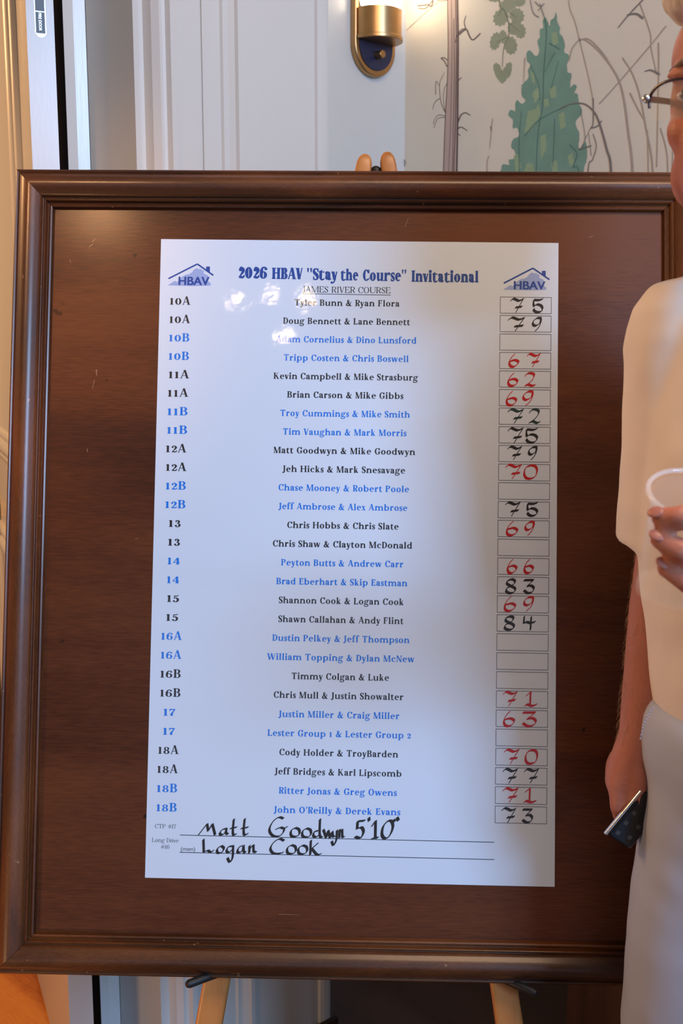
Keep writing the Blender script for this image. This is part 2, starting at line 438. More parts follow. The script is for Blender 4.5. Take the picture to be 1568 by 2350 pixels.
# ------------------------------------------------------------------ sconce on the recessed wall
def wall_pt(px, py): return on_plane(px, py, c0, NA)
sc0 = wall_pt(849, 105); sL = wall_pt(804, 60); sR = wall_pt(896, 60); sB = wall_pt(850, 178)
s_w = (sR - sL).length
s_c = (sL + sR)/2
ms = Matrix((( A.x, 0, NA.x, s_c.x), (A.y, 0, NA.y, s_c.y), (0, 1, 0, s_c.z), (0, 0, 0, 1)))   # local x along wall, y up, z out of wall
s_r = s_w/2
zb = sB.z - s_c.z                                         # bottom of backplate, local y
sconce = thing('wall_sconce', 'brass and navy wall sconce with lit white glass beside the mural', 'lamp', mat4=ms)
def stadium(mb, r_, y0, y1, z0, z1, n=28):
    ol = [(r_*math.cos(math.pi*k/n), y1 - r_ + r_*math.sin(math.pi*k/n)) for k in range(n+1)] + [(r_*math.cos(math.pi+math.pi*k/n), y0 + r_ + r_*math.sin(math.pi+math.pi*k/n)) for k in range(n+1)]
    m_ = len(ol)
    mb.add([(x, y, z0) for x, y in ol] + [(x, y, z1) for x, y in ol], [tuple(reversed(range(m_))), tuple(range(m_, 2*m_))] + [(i, (i+1)%m_, (i+1)%m_+m_, i+m_) for i in range(m_)])
S_H = 0.42
q = MB(); stadium(q, s_r, zb, zb + S_H, 0.0005, 0.017); b_ = q.build('backplate', M['brass'], sconce, 50, fix=True); bevelled(b_, 0.003)
q = MB(); stadium(q, s_r - 0.012, zb + 0.012, zb + S_H - 0.012, 0.0171, 0.019); o_ = q.build('face_plate', M['navy'], sconce, 50, fix=True); o_['label'] = 'navy blue inset plate'
hy0 = zb + s_r*1.22; hy1 = hy0 + 0.060                      # brass cup
hr = s_r - 0.007; hd = 0.056
def cup(mb, r_, y0, y1, z0, depth, n=28):
    ol = [(r_*math.cos(math.pi*k/n), z0 + depth*math.sin(math.pi*k/n)) for k in range(n+1)]
    m_ = len(ol)
    mb.add([(x, y0, z) for x, z in ol] + [(x, y1, z) for x, z in ol], [tuple(range(m_)), tuple(reversed(range(m_, 2*m_)))] + [(i, i+m_, (i+1)%m_+m_, (i+1)%m_) for i in range(m_)])
q = MB(); cup(q, hr, hy0, hy1, 0.019, hd); q.build('lower_cup', M['brass'], sconce, 50, fix=True)
q = MB(); cup(q, hr + 0.003, hy0 - 0.006, hy0 + 0.003, 0.019, hd + 0.003); bevelled(q.build('cup_rim', M['brass'], sconce, 50, fix=True), 0.0015)
q = MB()
rg = []
gy1 = zb + S_H - s_r*1.3 - 0.02
for k, (yy, s_) in enumerate(((hy1+0.0005, 0.80), (hy1+0.006, 0.90), (hy1 + 0.02, 0.98), (hy1 + 0.04, 1.0), (gy1 - 0.04, 1.0), (gy1 - 0.02, 0.98), (gy1, 0.9))):
    rg.append([((hr*0.98)*s_*math.cos(math.pi*j/24), yy, 0.0195 + (hd+0.006)*s_*math.sin(math.pi*j/24)) for j in range(25)])
q.rings(rg); q.build('glass_shade', M['glass_lit'], sconce, 60, fix=True)
q = MB(); ky = zb + s_r*0.98 - 0.018
q.tube([(0, ky, 0.0188), (0, ky, 0.040)], 0.0085, 24); bevelled(q.build('fixing_knob', M['brass'], sconce, 50), 0.001)

# ------------------------------------------------------------------ mural on the right wall
M0 = c1 + Vector((0, 0, 0))
def mural_uv(px, py, lift=0.0):
    h = on_plane(px, py, M0 + MN*lift, MN); d = h - M0
    return (d.dot(B), h.z)
mmx = Matrix(((B.x, 0, MN.x, M0.x), (B.y, 0, MN.y, M0.y), (0, 1, 0, 0), (0, 0, 0, 1)))
mural = thing('wall_mural', 'pale painted mural of trees and tall grasses covering the wall right of the sconce', 'mural', mat4=mmx)
q = MB(); q.box((0.0, 0.95, 0.0), (1.5, 2.6, 0.0015)); q.build('painted_ground', M['mural'], mural)
MC = {k: mat('mural_' + k, lin(*c), 0.75, var=v, scale=s_, stretch=stv) for k, c, v, s_, stv in (
    ('bark', (190, 168, 158), 0.16, 60, (1, 0.08, 1)), ('bark_line', (96, 80, 80), 0.25, 60, (1, 1, 1)), ('leaf', (148, 156, 132), 0.16, 40, (1, 1, 1)),
    ('leaf_vein', (112, 118, 104), 0.1, 40, (1, 1, 1)), ('fir', (120, 156, 140), 0.18, 22, (1, 1, 1)), ('fir_light', (148, 172, 136), 0.12, 30, (1, 1, 1)), ('fir_dark', (84, 120, 114), 0.1, 30, (1, 1, 1)), ('grass', (172, 160, 150), 0.1, 40, (1, 1, 1)), ('grass_dark', (126, 120, 118), 0.12, 40, (1, 1, 1)))}
LV = [0.0017]
def catmull(pts_, seg=8):
    pts_ = [tuple(p_) for p_ in pts_]
    if len(pts_) == 2:
        a, b = pts_; return [tuple(a[i] + (b[i]-a[i])*k/seg for i in range(len(a))) for k in range(seg+1)]
    e = [tuple(2*pts_[0][i]-pts_[1][i] for i in range(len(pts_[0])))] + pts_ + [tuple(2*pts_[-1][i]-pts_[-2][i] for i in range(len(pts_[0])))]
    out = []
    for j in range(1, len(e)-2):
        p0, p1, p2, p3 = e[j-1], e[j], e[j+1], e[j+2]
        for k in range(seg):
            t = k/seg
            out.append(tuple(0.5*((2*p1[i]) + (-p0[i]+p2[i])*t + (2*p0[i]-5*p1[i]+4*p2[i]-p3[i])*t*t + (-p0[i]+3*p1[i]-3*p2[i]+p3[i])*t**3) for i in range(len(p1))))
    out.append(pts_[-1]); return out
def ribbon(pts3):                                          # [(x, y, width)] -> left and right edges
    L, Rr = [], []
    for i, (x, y, w) in enumerate(pts3):
        a = pts3[max(i-1, 0)]; b = pts3[min(i+1, len(pts3)-1)]
        dx, dy = b[0]-a[0], b[1]-a[1]; l = math.hypot(dx, dy) or 1
        nx, ny = -dy/l, dx/l
        L.append((x+nx*w/2, y+ny*w/2)); Rr.append((x-nx*w/2, y-ny*w/2))
    return L, Rr
def far_on(pts_): return [(x, y - 480) if y <= -10 else (x, y + 600) if y >= 925 else (x, y) for x, y in pts_]   # lines run on beyond the view
def m_stroke(mb, pts_, w0, w1, z):                          # a brush line, crop-3 coordinates
    if pts_[0][1] <= -10: pts_ = [(pts_[0][0], -480)] + pts_
    if pts_[-1][1] >= 925: pts_ = pts_ + [(pts_[-1][0], 1500)]
    sp = catmull([(900 + x/2.347, y/2.347) for x, y in pts_], 7)
    n = len(sp)
    L, Rr = ribbon([(x, y, (w0 + (w1-w0)*i/(n-1))/2.347) for i, (x, y) in enumerate(sp)])
    vs = [mural_uv(x, y) + (z,) for x, y in L] + [mural_uv(x, y) + (z,) for x, y in Rr]
    mb.add(vs, [(i, i+n, i+n+1, i+1) for i in range(n-1)])
def fill_poly(pts2, z, jag=0.0, seed=0):
    """flat painted shape from its outline"""
    rnd = random.Random(seed); o2 = []
    for i, a in enumerate(pts2):
        b = pts2[(i+1) % len(pts2)]; l = math.hypot(b[0]-a[0], b[1]-a[1]); n = max(1, int(l/9)) if jag else 1
        for k in range(n):
            t = k/n; nx, ny = (b[1]-a[1])/max(l, 1e-6), -(b[0]-a[0])/max(l, 1e-6); j = rnd.uniform(-jag, jag) if jag else 0
            o2.append((a[0]+(b[0]-a[0])*t + nx*j, a[1]+(b[1]-a[1])*t + ny*j))
    vs = [mural_uv(900 + x/2.347, y/2.347) + (z,) for x, y in o2]
    return vs, [tuple(t_) for t_ in tessellate_polygon([[Vector((a, b_, 0)) for a, b_, c_ in vs]])]
# bare trunk
q = MB(); q.add(*fill_poly(far_on([(300,-20),(303,200),(305,330),(300,450),(290,640),(283,800),(278,960),(354,960),(357,700),(360,400),(360,200),(355,-20)]), 0.0017))
tr = q.build('tree_trunk', MC['bark'], mural); tr['label'] = 'bare grey painted trunk'
q = MB()
for pts_, w0, w1 in (([(355,-20),(359,200),(358,420),(356,700),(352,960)], 9, 8), ([(345,-20),(350,200),(349,420),(344,700),(335,960)], 4, 5), ([(302,-20),(305,200),(304,330),(300,450),(290,640),(280,960)], 3, 4), ([(322,-20),(326,300),(318,700),(308,960)], 2, 2), ([(336,100),(339,420),(328,960)], 3, 3),
                     ([(360,190),(385,168),(405,160),(420,195),(440,215),(480,180)], 8, 6), ([(345,230),(355,190),(378,160),(400,155)], 6, 4), ([(400,155),(392,120),(402,85)], 5, 3), ([(308,0),(260,5),(225,-10)], 3, 3), ([(225,-12),(190,25),(140,32)], 5, 6), ([(220,5),(185,45),(145,45)], 4, 5), ([(300,360),(285,330),(268,315),(285,312),(302,325)], 5, 4),
                     ([(358,440),(368,425),(380,420)], 6, 3), ([(358,660),(375,620),(400,608),(425,622)], 7, 4), ([(352,700),(375,685),(410,705)], 7, 3), ([(352,715),(372,732)], 5, 3), ([(290,632),(250,640),(228,690)], 3, 2), ([(290,625),(255,620),(235,640),(225,670)], 3, 2), ([(300,450),(285,480),(280,540),(292,620)], 3, 2), ([(285,600),(265,540),(260,450),(285,392)], 3, 2), ([(262,530),(235,550),(222,590)], 3, 2), ([(238,510),(240,440),(258,460)], 3, 2)):
    m_stroke(q, pts_, w0, w1, LV[0] + 0.0003); LV[0] += 0.000004
q.build('ink_lines', MC['bark_line'], tr)
# hanging leaf spray
q = MB(); k_ = 0
for cx, cy, rx_, ry_, an in ((545,-12,45,22,0.2), (590,95,40,48,0.5), (625,30,45,35,-0.3), (675,85,38,42,-0.6), (690,10,32,26,-0.2), (660,150,32,38,0.4), (690,165,32,42,-0.3), (560,222,28,48,0.25), (604,200,20,38,-0.2), (642,245,34,48,-0.1), (600,270,0.1,0.1,0)):
    if rx_ < 1: continue
    pl = []
    for k in range(22):
        a = 2*math.pi*k/22; rr_ = 1 + 0.10*(-1)**k
        x, y = rx_*rr_*math.cos(a), ry_*rr_*math.sin(a)
        pl.append((cx + x*math.cos(an) - y*math.sin(an), cy + x*math.sin(an) + y*math.cos(an)))
    q.add(*fill_poly(pl, 0.0018 + k_*0.00002)); k_ += 1
pl = [(552,345),(565,338),(582,350),(598,382),(620,345),(640,335),(650,350),(645,380),(640,405),(622,425),(598,452),(580,435),(562,405),(550,370)]
q.add(*fill_poly(pl, 0.0018 + k_*0.00002, 3, 3))
sp_ = q.build('leaf_spray', MC['leaf'], mural); sp_['label'] = 'grey-green hanging leaves'
q = MB()
for i, (pts_, w0, w1) in enumerate((([(580,-10),(610,60),(632,130),(630,200),(605,260),(598,360)], 5, 3), ([(605,40),(570,90)], 3, 2), ([(630,60),(670,95)], 3, 2), ([(630,120),(690,170)], 3, 2), ([(625,200),(565,230)], 3, 2))): m_stroke(q, pts_, w0, w1, 0.0022 + i*0.00001)
q.build('stem', MC['leaf_vein'], sp_)
# conifer
lft = [(884,66),(875,95),(858,110),(852,140),(840,115),(828,95),(815,118),(818,150),(800,160),(800,200),(785,225),(795,260),(792,292),(775,300),(745,272),(728,290),(732,330),(748,350),(735,380),(738,420),(702,460),(705,520),(722,540),(700,560),(678,540),(665,565),(668,600),(640,592),(630,622),(655,645),(655,690),(680,690),(685,735),(655,750),(645,790),(668,820),(660,855),(630,860),(635,890),(600,885),(585,925),(560,960)]
rgt = [(1025,960),(1040,900),(1055,840),(1048,765),(1030,780),(1008,800),(1012,720),(990,665),(1020,620),(1028,590),(1010,560),(1005,510),(985,500),(998,470),(985,455),(962,470),(970,400),(950,390),(945,350),(958,300),(930,280),(935,240),(918,195),(905,180),(908,150),(893,120),(890,75)]
q = MB(); q.add(*fill_poly(catmull(lft, 3) + [(560, 1500), (1025, 1500)] + catmull(rgt, 3), 0.0019, 1.6, 5)); fir = q.build('conifer', MC['fir'], mural); fir['label'] = 'tall blue-green painted conifer'
q = MB()
for i, pl in enumerate(([(735,600),(775,590),(795,560),(805,620),(780,660),(740,710),(715,720)], [(760,500),(790,470),(800,520),(770,560)], [(700,960),(730,880),(760,880),(780,960)], [(820,540),(845,530),(850,570),(825,580)], [(860,180),(890,170),(900,230),(870,250)], [(800,740),(830,720),(835,800),(805,860)], [(850,480),(885,460),(890,520),(862,530)], [(660,840),(680,830),(700,900),(670,930)], [(750,380),(770,400),(775,460),(755,440)], [(900,620),(930,600),(940,680),(910,700)], [(950,840),(975,820),(985,880),(960,900)], [(860,880),(890,860),(900,930),(870,950)])): q.add(*fill_poly(pl, 0.00195 + i*0.00001, 2.5, i+20))
q.build('light_foliage', MC['fir_light'], fir)
q = MB()
for i, (pts_, w0, w1) in enumerate((([(825,95),(835,180),(820,400),(815,560),(790,720),(780,960)], 6, 4), ([(850,235),(880,250),(908,268)], 9, 5), ([(880,285),(850,340),(828,390)], 5, 3), ([(715,735),(780,660),(860,610),(940,575)], 5, 4), ([(690,950),(688,760),(700,600)], 4, 3), ([(960,780),(1000,830),(980,900),(1010,950)], 6, 4), ([(750,350),(790,450),(800,540)], 4, 3), ([(900,330),(860,480)], 3, 3), ([(880,640),(870,900)], 4, 3))): m_stroke(q, pts_, w0, w1, 0.0021 + i*0.00001)
q.build('dark_branches', MC['fir_dark'], fir)
# reeds and grasses
q = MB()
for i, (pts_, w0, w1) in enumerate((([(958,330),(975,260),(1018,215),(1060,225),(1140,300),(1215,410),(1250,520),(1275,700),(1300,940)], 5, 14), ([(1018,212),(1070,215),(1150,300),(1215,415)], 5, 5), ([(955,-10),(990,120),(1030,280),(1070,450),(1090,560)], 4, 5), ([(1245,310),(1300,400),(1340,520),(1370,680),(1410,940)], 6, 10), ([(1285,500),(1330,590),(1370,660)], 8, 5), ([(1480,140),(1400,240),(1220,450),(1120,560)], 6, 6), ([(1340,20),(1395,180),(1400,260),(1430,400)], 6, 5), ([(1440,230),(1440,400),(1430,900)], 8, 6), ([(1380,700),(1385,940)], 6, 6), ([(1450,690),(1480,800),(1490,940)], 6, 6), ([(1520,700),(1515,940)], 6, 6), ([(1470,-10),(1480,60)], 4, 3), ([(720,310),(712,440)], 6, 3), ([(525,840),(515,930)], 5, 3), ([(545,640),(530,800)], 5, 3), ([(-5+85,165),(160,90),(255,5)], 3, 2))): m_stroke(q, pts_, w0, w1, 0.00225 + i*0.00001)
gr = q.build('pale_reeds', MC['grass'], mural)
q = MB()
for i, (pts_, w0, w1) in enumerate((([(900,590),(970,560),(1040,560),(1090,600),(1120,660),(1160,800),(1185,940)], 4, 14), ([(1088,530),(1088,660),(1075,690)], 7, 4), ([(1075,690),(1110,680),(1135,650)], 7, 5), ([(1075,690),(1040,760),(1030,800)], 3, 3), ([(1020,590),(1040,700),(1045,760)], 3, 3), ([(1088,720),(1105,790),(1085,860),(1060,940)], 4, 6), ([(1065,720),(1078,840)], 3, 3), ([(1010,805),(1080,785)], 8, 5), ([(1360,-5),(1280,80),(1222,150)], 7, 5), ([(1270,82),(1320,75),(1358,100)], 6, 12), ([(1365,385),(1400,378),(1448,402)], 4, 10), ([(1020,222),(1010,205)], 6, 4), ([(775,10),(800,35),(825,20)], 5, 4), ([(748,0),(765,70),(795,95)], 4, 5), ([(795,95),(770,80)], 3, 3), ([(800,20),(825,95)], 4, 5), ([(790,60),(815,30)], 4, 3), ([(1600,930),(1580,500),(1600,200),(1640,60)], 9, 5), ([(1700,930),(1720,500),(1690,150),(1650,-15)], 9, 5), ([(1790,930),(1800,600),(1850,320),(1900,240)], 8, 4), ([(1640,400),(1680,380),(1730,410)], 5, 9), ([(68,860),(75,880),(66,900)], 5, 3), ([(535,680),(540,705)], 5, 3))): m_stroke(q, pts_, w0, w1, 0.0026 + i*0.00001)
q.build('dark_reeds', MC['grass_dark'], mural)
# ------------------------------------------------------------------ the leaning display board
PW = 0.55                                                  # poster width
def cw(v): return RIGHT*v[0] + DOWN*v[1] + FWD*v[2]
bu = cw((0.99964256, 0.01513616, -0.02203727)).normalized()
bn = cw((0.0211885, 0.05411423, 0.99830904)); bn = (bn - bu*bn.dot(bu)).normalized()
bv = -(bn.cross(bu)); bv = bv if bv.z > 0 else -bv         # up the board
bh = -bn                                                   # toward the viewer
B0 = EYE + cw((-0.45570122*PW, -0.68905546*PW, 2.8618917*PW))
BM = Matrix(((bu.x, bv.x, bh.x, B0.x), (bu.y, bv.y, bh.y, B0.y), (bu.z, bv.z, bh.z, B0.z), (0, 0, 0, 1)))
def uv(px, py, h=0.0):
    d = on_plane(px, py, B0 + bh*h, bh) - B0
    return (d.dot(bu), d.dot(bv))
RAIL_W, RAIL_H = 0.0545, 0.022
TW = R(0.24)                                               # the poster hangs a touch askew on the board
def tw(p_): return (p_[0]*math.cos(TW) + p_[1]*math.sin(TW), -p_[0]*math.sin(TW) + p_[1]*math.cos(TW))
o_tl = tw(uv(37, 390, 0.012)); o_bl = tw(uv(-2, 2234, 0.012)); o_bm = tw(uv(1415, 2262, 0.012)); o_tm = tw(uv(1400, 396.5, 0.012))
i_tr = tw(uv(1519, 494, 0.0)); i_tl = tw(uv(128, 486)); i_bl = tw(uv(86, 2134))
x0 = (o_tl[0] + o_bl[0] + i_tl[0] + i_bl[0] - 2*RAIL_W)/4; y1 = (o_tl[1] + o_tm[1])/2; y0 = (o_bl[1] + o_bm[1])/2; x1 = i_tr[0] + RAIL_W
x0 -= 0.0035; y1 += 0.003; y0 -= 0.002
# local empty sits on the bottom edge
BE = BM @ Matrix.Rotation(TW, 4, 'Z') @ Matrix.Translation(((x0+x1)/2, y0, -0.012))
board = thing('display_board', 'large dark brown wooden framed notice board leaning back on the easel', 'board', mat4=BE)
def blocal(x, y, h): return (x - (x0+x1)/2, y - y0, h + 0.012)
q = MB(); q.box(blocal(x0+0.03, y0+0.03, -0.010), blocal(x1-0.03, y1-0.03, 0.0)); q.build('panel', M['panel'], board)
for k, (xa, ya, xb, yb, w_) in enumerate(((221, 848, 222, 862, 3), (217, 872, 212, 892, 1.5), (200, 1030, 201, 1038, 2), (205, 566, 214, 560, 2), (212, 555, 219, 548, 1.5), (160, 596, 163, 604, 1.5), (1352, 545, 1362, 541, 1.5), (930, 520, 938, 500, 1.2), (640, 2098, 690, 2099, 1), (310, 1236, 318, 1236, 1.2))):
    (ua_, va_), (ub_, vb_) = tw(uv(xa, ya)), tw(uv(xb, yb)); L, Rr = ribbon([(ua_, va_, w_*0.0006), (ub_, vb_, w_*0.0003)])
    q = MB(); q.add([blocal(p_[0], p_[1], 0.00012) for p_ in L + Rr], [(0, 2, 3, 1)]); q.build('scratch', M['scratch'], board)
PROF = [(0.0, -0.012), (0.0, 0.006), (0.0008, 0.0085), (0.0025, 0.0095), (0.0042, 0.0088), (0.0052, 0.0075), (0.0065, 0.0088), (0.0095, 0.0135), (0.0135, 0.0175), (0.018, 0.0198), (0.0225, 0.0200),
        (0.027, 0.0185), (0.0315, 0.0155), (0.0355, 0.0122), (0.039, 0.0098), (0.0395, 0.0072), (0.0405, 0.0068), (0.0415, 0.0088), (0.0430, 0.0098), (0.0445, 0.0088), (0.0452, 0.0055), (0.0475, 0.0042), (0.0485, 0.0060), (0.0505, 0.0072), (0.0525, 0.0062), (0.0532, 0.0030), (0.0545, 0.0015), (0.0545, -0.012)]
cs = [(x0, y1, 1, -1), (x1, y1, -1, -1), (x1, y0, -1, 1), (x0, y0, 1, 1)]
for i, (nm, mt) in enumerate((('top_rail', 'rail_h'), ('side_rail', 'rail_v'), ('bottom_rail', 'rail_h'), ('side_rail', 'rail_v'))):
    a, b = cs[i], cs[(i+1) % 4]
    g_ = 0.0003
    ra, rb = [], []
    dx, dy = (1 if b[0] > a[0] else -1 if b[0] < a[0] else 0), (1 if b[1] > a[1] else -1 if b[1] < a[1] else 0)
    for d, h in PROF:
        ra.append(blocal(a[0]+a[2]*d + dx*g_, a[1]+a[3]*d + dy*g_, h)); rb.append(blocal(b[0]+b[2]*d - dx*g_, b[1]+b[3]*d - dy*g_, h))
    q = MB(); q.rings([ra, rb]); q.build(nm, M[mt], board, 50, fix=True)

# ------------------------------------------------------------------ easel behind it
def bw(px, py, h): u_, v_ = uv(px, py, h); return BM @ Vector((u_, v_, h))
HB = -0.030
def leg_line(pa, pb):
    a = bw(*pa, HB); b = bw(*pb, HB); d = (b-a)
    foot = a + d * (a.z / -d.z)
    return a, foot
easel = thing('easel', 'light wooden three legged easel behind the framed board', 'easel', loc=(0.02, 1.62, 0))
ei = easel.matrix_world.copy(); ei = Matrix.Translation(-Vector((0.02, 1.62, 0)))
def rounded_leg(name, top, foot, w, t):
    d = (foot-top).normalized(); u_ = (bu - d*bu.dot(d)).normalized(); v_ = d.cross(u_)
    mb = MB(); rg = []
    L_ = (foot-top).length
    def ring(c, w_, t_):
        out = []
        for k in range(24):
            a = 2*math.pi*k/24; ca, sa = math.cos(a), math.sin(a)
            e = 0.35
            out.append(ei @ (c + u_*(w_/2*math.copysign(abs(ca)**e, ca)) + v_*(t_/2*math.copysign(abs(sa)**e, sa))))
        return out
    for s_, k in ((0.0, 0.30), (0.002, 0.55), (0.006, 0.8), (0.012, 0.95), (0.02, 1.0)): rg.append(ring(top + d*s_, w*k, t*(0.5+0.5*k)))
    rg.append(ring(foot - d*0.0, w*1.9, t))
    mb.rings(rg); return mb.build(name, M['easel'], easel, 50, fix=True)
la, lf_ = leg_line((840, 358), (489, 2300)); ra_, rf_ = leg_line((887, 353), (1163, 2310))
rounded_leg('front_leg', la, lf_, 0.0225, 0.024); rounded_leg('front_leg', ra_, rf_, 0.0225, 0.024)
tm = (la + ra_)/2 - bh*0.03 - bv*0.03
rf_d = ray(1188, 2457); rear_foot = EYE + rf_d*(-EYE.z/rf_d.z)
rounded_leg('rear_leg', tm - bv*0.04, rear_foot, 0.028, 0.020)
q = MB(); q.tube([ei @ (la - bv*0.03 - bu*0.012), ei @ (ra_ - bv*0.03 + bu*0.012)], 0.006, 12); q.ell(ei @ ((la+ra_)/2 - bv*0.024), 0.008); q.build('hinge', M['rubber'], easel, 50)
q = MB(); ca_ = la + (lf_-la)*0.55; cb_ = ra_ + (rf_-ra_)*0.55; q.bar(ei @ (ca_ - bh*0.016), ei @ (cb_ - bh*0.016), bv, 0.03, 0.010); bevelled(q.build('cross_bar', M['easel'], easel), 0.002)
for (pa, pb) in (((520, 2226), (434, 2258)), ((1135, 2238), (1226, 2277))):
    a = bw(*pa, -0.012); b = bw(*pb, 0.022)
    q = MB(); d = (b-a).normalized()
    q.tube([ei @ (a - bh*0.014 - d*0.004), ei @ a, ei @ b, ei @ (b + d*0.004)], [0.0052, 0.0056, 0.0056, 0.0035], 16)
    o_ = q.build('peg', M['rubber'], easel, 50); o_['label'] = 'black rubber tipped peg'

# dark cabinet against the mural wall, seen under the board
ca0 = P(1302, 2300, 1.90)
cdep = min(0.34, (c1 - ca0).dot(A) - 0.03)
cbm = thing('wooden_cabinet', 'dark wooden cabinet seen under the right end of the framed board', 'cabinet', loc=(ca0.x, ca0.y, 0))
cbm.rotation_euler = (0, 0, math.atan2(B.y, B.x))
q = MB(); q.box((0.0, 0.0, 0.06), (0.55, 0.016, 0.80)); q.box((0.0, 0.0165, 0.06), (0.016, cdep, 0.80)); q.box((0.534, 0.0165, 0.06), (0.55, cdep, 0.80)); q.box((0.0165, cdep-0.016, 0.06), (0.5335, cdep, 0.80)); q.build('carcass', M['cabinet'], cbm)
q = MB(); q.box((-0.012, -0.012, 0.8005), (0.562, cdep + 0.005, 0.825)); bevelled(q.build('cabinet_top', M['cabinet'], cbm), 0.004)
q = MB(); q.box((0.02, 0.015, 0.0), (0.53, cdep-0.015, 0.0595)); q.build('plinth', M['cabinet'], cbm)
# ------------------------------------------------------------------ lettering drawn stroke by stroke
class Face:                                                # weights of one serif face; cap height = 1
    def __init__(s, T, t, C, X=0.67, sl=0.09, st=0.045, sp=0.06, dig=1.0):
        s.dig = dig; s.T, s.t, s.C, s.X, s.sl, s.st, s.sp = T, t, C, X, sl, st, sp
def glyph(ch, F):
    T, t, C, X, sl, st = F.T, F.t, F.C, F.X, F.sl, F.st
    CC = 1.42*C; out = []
    def rect(xa, ya, xb, yb): out.append([(xa,ya),(xb,ya),(xb,yb),(xa,yb)])
    def quad(*p_): out.append(list(p_))
    def stem(x, ya, yb, foot=True, head=True, flag=False, w=None):
        w = w or T
        rect(x, ya, x+w, yb)
        def ser(y, s):                                      # bracketed serif
            rect(x-sl, min(y, y+s*st), x+w+sl, max(y, y+s*st))
            quad((x-sl*0.75, y+s*st), (x, y+s*st), (x, y+s*(st+sl*0.8)))
            quad((x+w, y+s*st), (x+w+sl*0.75, y+s*st), (x+w, y+s*(st+sl*0.8)))
        if foot: ser(ya, 1)
        if head: ser(yb, -1)
        if flag: quad((x-sl*1.1, yb-sl*0.55), (x+w*0.2, yb-sl*1.5), (x+w, yb-sl), (x+w, yb+0.01), (x+w*0.7, yb+0.01))
    def arc(cx, cy, rx, ry, a0, a1, w=None, th=None, n=18):  # ring piece: heavy at the sides, light at top and foot
        w = T*1.05 if w is None else w; th = t if th is None else th
        for k in range(n):
            u0 = R(a0 + (a1-a0)*k/n); u1 = R(a0 + (a1-a0)*(k+1)/n)
            quad((cx+rx*math.cos(u0), cy+ry*math.sin(u0)), (cx+rx*math.cos(u1), cy+ry*math.sin(u1)), (cx+(rx-w)*math.cos(u1), cy+(ry-th)*math.sin(u1)), (cx+(rx-w)*math.cos(u0), cy+(ry-th)*math.sin(u0)))
    def path(pts_, seg=7):
        sp_ = catmull(pts_, seg); L, Rr = ribbon(sp_)
        for i in range(len(sp_)-1): quad(L[i], L[i+1], Rr[i+1], Rr[i])
    def dot(x, y, r_, n=14): out.append([(x+r_*math.cos(2*math.pi*k/n), y+r_*math.sin(2*math.pi*k/n)) for k in range(n)])
    def diag(xa, ya, xb, yb, w): quad((xa-w/2, ya), (xa+w/2, ya), (xb+w/2, yb), (xb-w/2, yb))
    def hs(x, y, w, s):                                     # free serif centred on x
        rect(x-w/2, min(y, y+s*st), x+w/2, max(y, y+s*st))
    x = sl
    W = 0.6
    arm = C*1.25
    if ch == 'A':
        W = CC + 2.1*T; diag(sl, 0, W/2-t*0.3, 1, t*1.2); diag(W-sl-T*0.3, 0, W/2, 1.02, T); rect(W*0.24, 0.30, W*0.74, 0.30+t)
        hs(sl, 0, sl*2.3, 1); hs(W-sl-T*0.3, 0, T+sl*2, 1)
    elif ch == 'B':
        stem(x, 0, 1); r1 = CC*0.72; xb = x+T
        rect(xb-0.01, 1-t, xb+r1*0.4, 1); rect(xb-0.01, 0.535-t/2, xb+r1*0.45, 0.535+t/2); rect(xb-0.01, 0, xb+r1*0.45, t)
        arc(xb+r1*0.35, 0.7575, r1*0.65+T*0.62, 0.2425+t*0.2, -90, 90); arc(xb+r1*0.42, 0.268, r1*0.68+T*0.72, 0.268+t*0.2, -90, 90); W = xb+r1*1.1+T*0.75
    elif ch in 'CG':
        rx = CC*0.5+T; cx = rx+0.02; arc(cx, 0.5, rx, 0.515, 42, 318 if ch == 'C' else 300)
        W = 2*rx*0.95+0.02
        xe = cx + rx*0.76
        quad((xe-t, 0.66), (xe+t*0.6, 0.66), (xe+t*0.6, 1.0), (xe-t*0.2, 1.0), (xe-T*0.9, 0.83))
        if ch == 'G':
            stem(xe-T*0.8, 0.06, 0.46, foot=False, head=True); W = xe+T*0.2+sl
        else: path([(cx+rx*0.62, 0.10, t), (xe+t, 0.26, t)])
    elif ch == 'D':
        stem(x, 0, 1); rx = CC*0.95+T*0.3; xb = x+T; rect(xb-0.01, 1-t, xb+rx*0.2, 1); rect(xb-0.01, 0, xb+rx*0.2, t)
        arc(xb+rx*0.15, 0.5, rx*0.85+T*0.3, 0.5, -90, 90); W = xb+rx+T*0.32
    elif ch in 'EFL':
        stem(x, 0, 1); xb = x+T; xe = xb+arm
        if ch != 'L':
            rect(xb-0.01, 1-t, xe, 1); quad((xe-t*0.7, 1-t), (xe, 1-t), (xe+0.01, 0.72), (xe-t*0.4, 0.72)); quad((xe-t*4.4, 1-t), (xe-t*0.6, 1-t), (xe-t*0.6, 0.84))
            rect(xb-0.01, 0.52-t/2, xb+arm*0.72, 0.52+t/2); rect(xb+arm*0.72-t*0.6, 0.38, xb+arm*0.72, 0.66)
        if ch != 'F':
            rect(xb-0.01, 0, xe+0.03, t); quad((xe-t*0.6, t), (xe+0.03, t), (xe+0.06, 0.3), (xe+0.02, 0.3)); quad((xe-t*4.2, t), (xe-t*0.3, t), (xe, 0.17))
        W = xe+0.05
    elif ch == 'H':
        stem(x, 0, 1); x2 = x+T+CC; stem(x2, 0, 1); rect(x+T-0.01, 0.5, x2+0.01, 0.5+t); W = x2+T+sl
    elif ch == 'I': stem(x, 0, 1); W = x+T+sl
    elif ch == 'J':
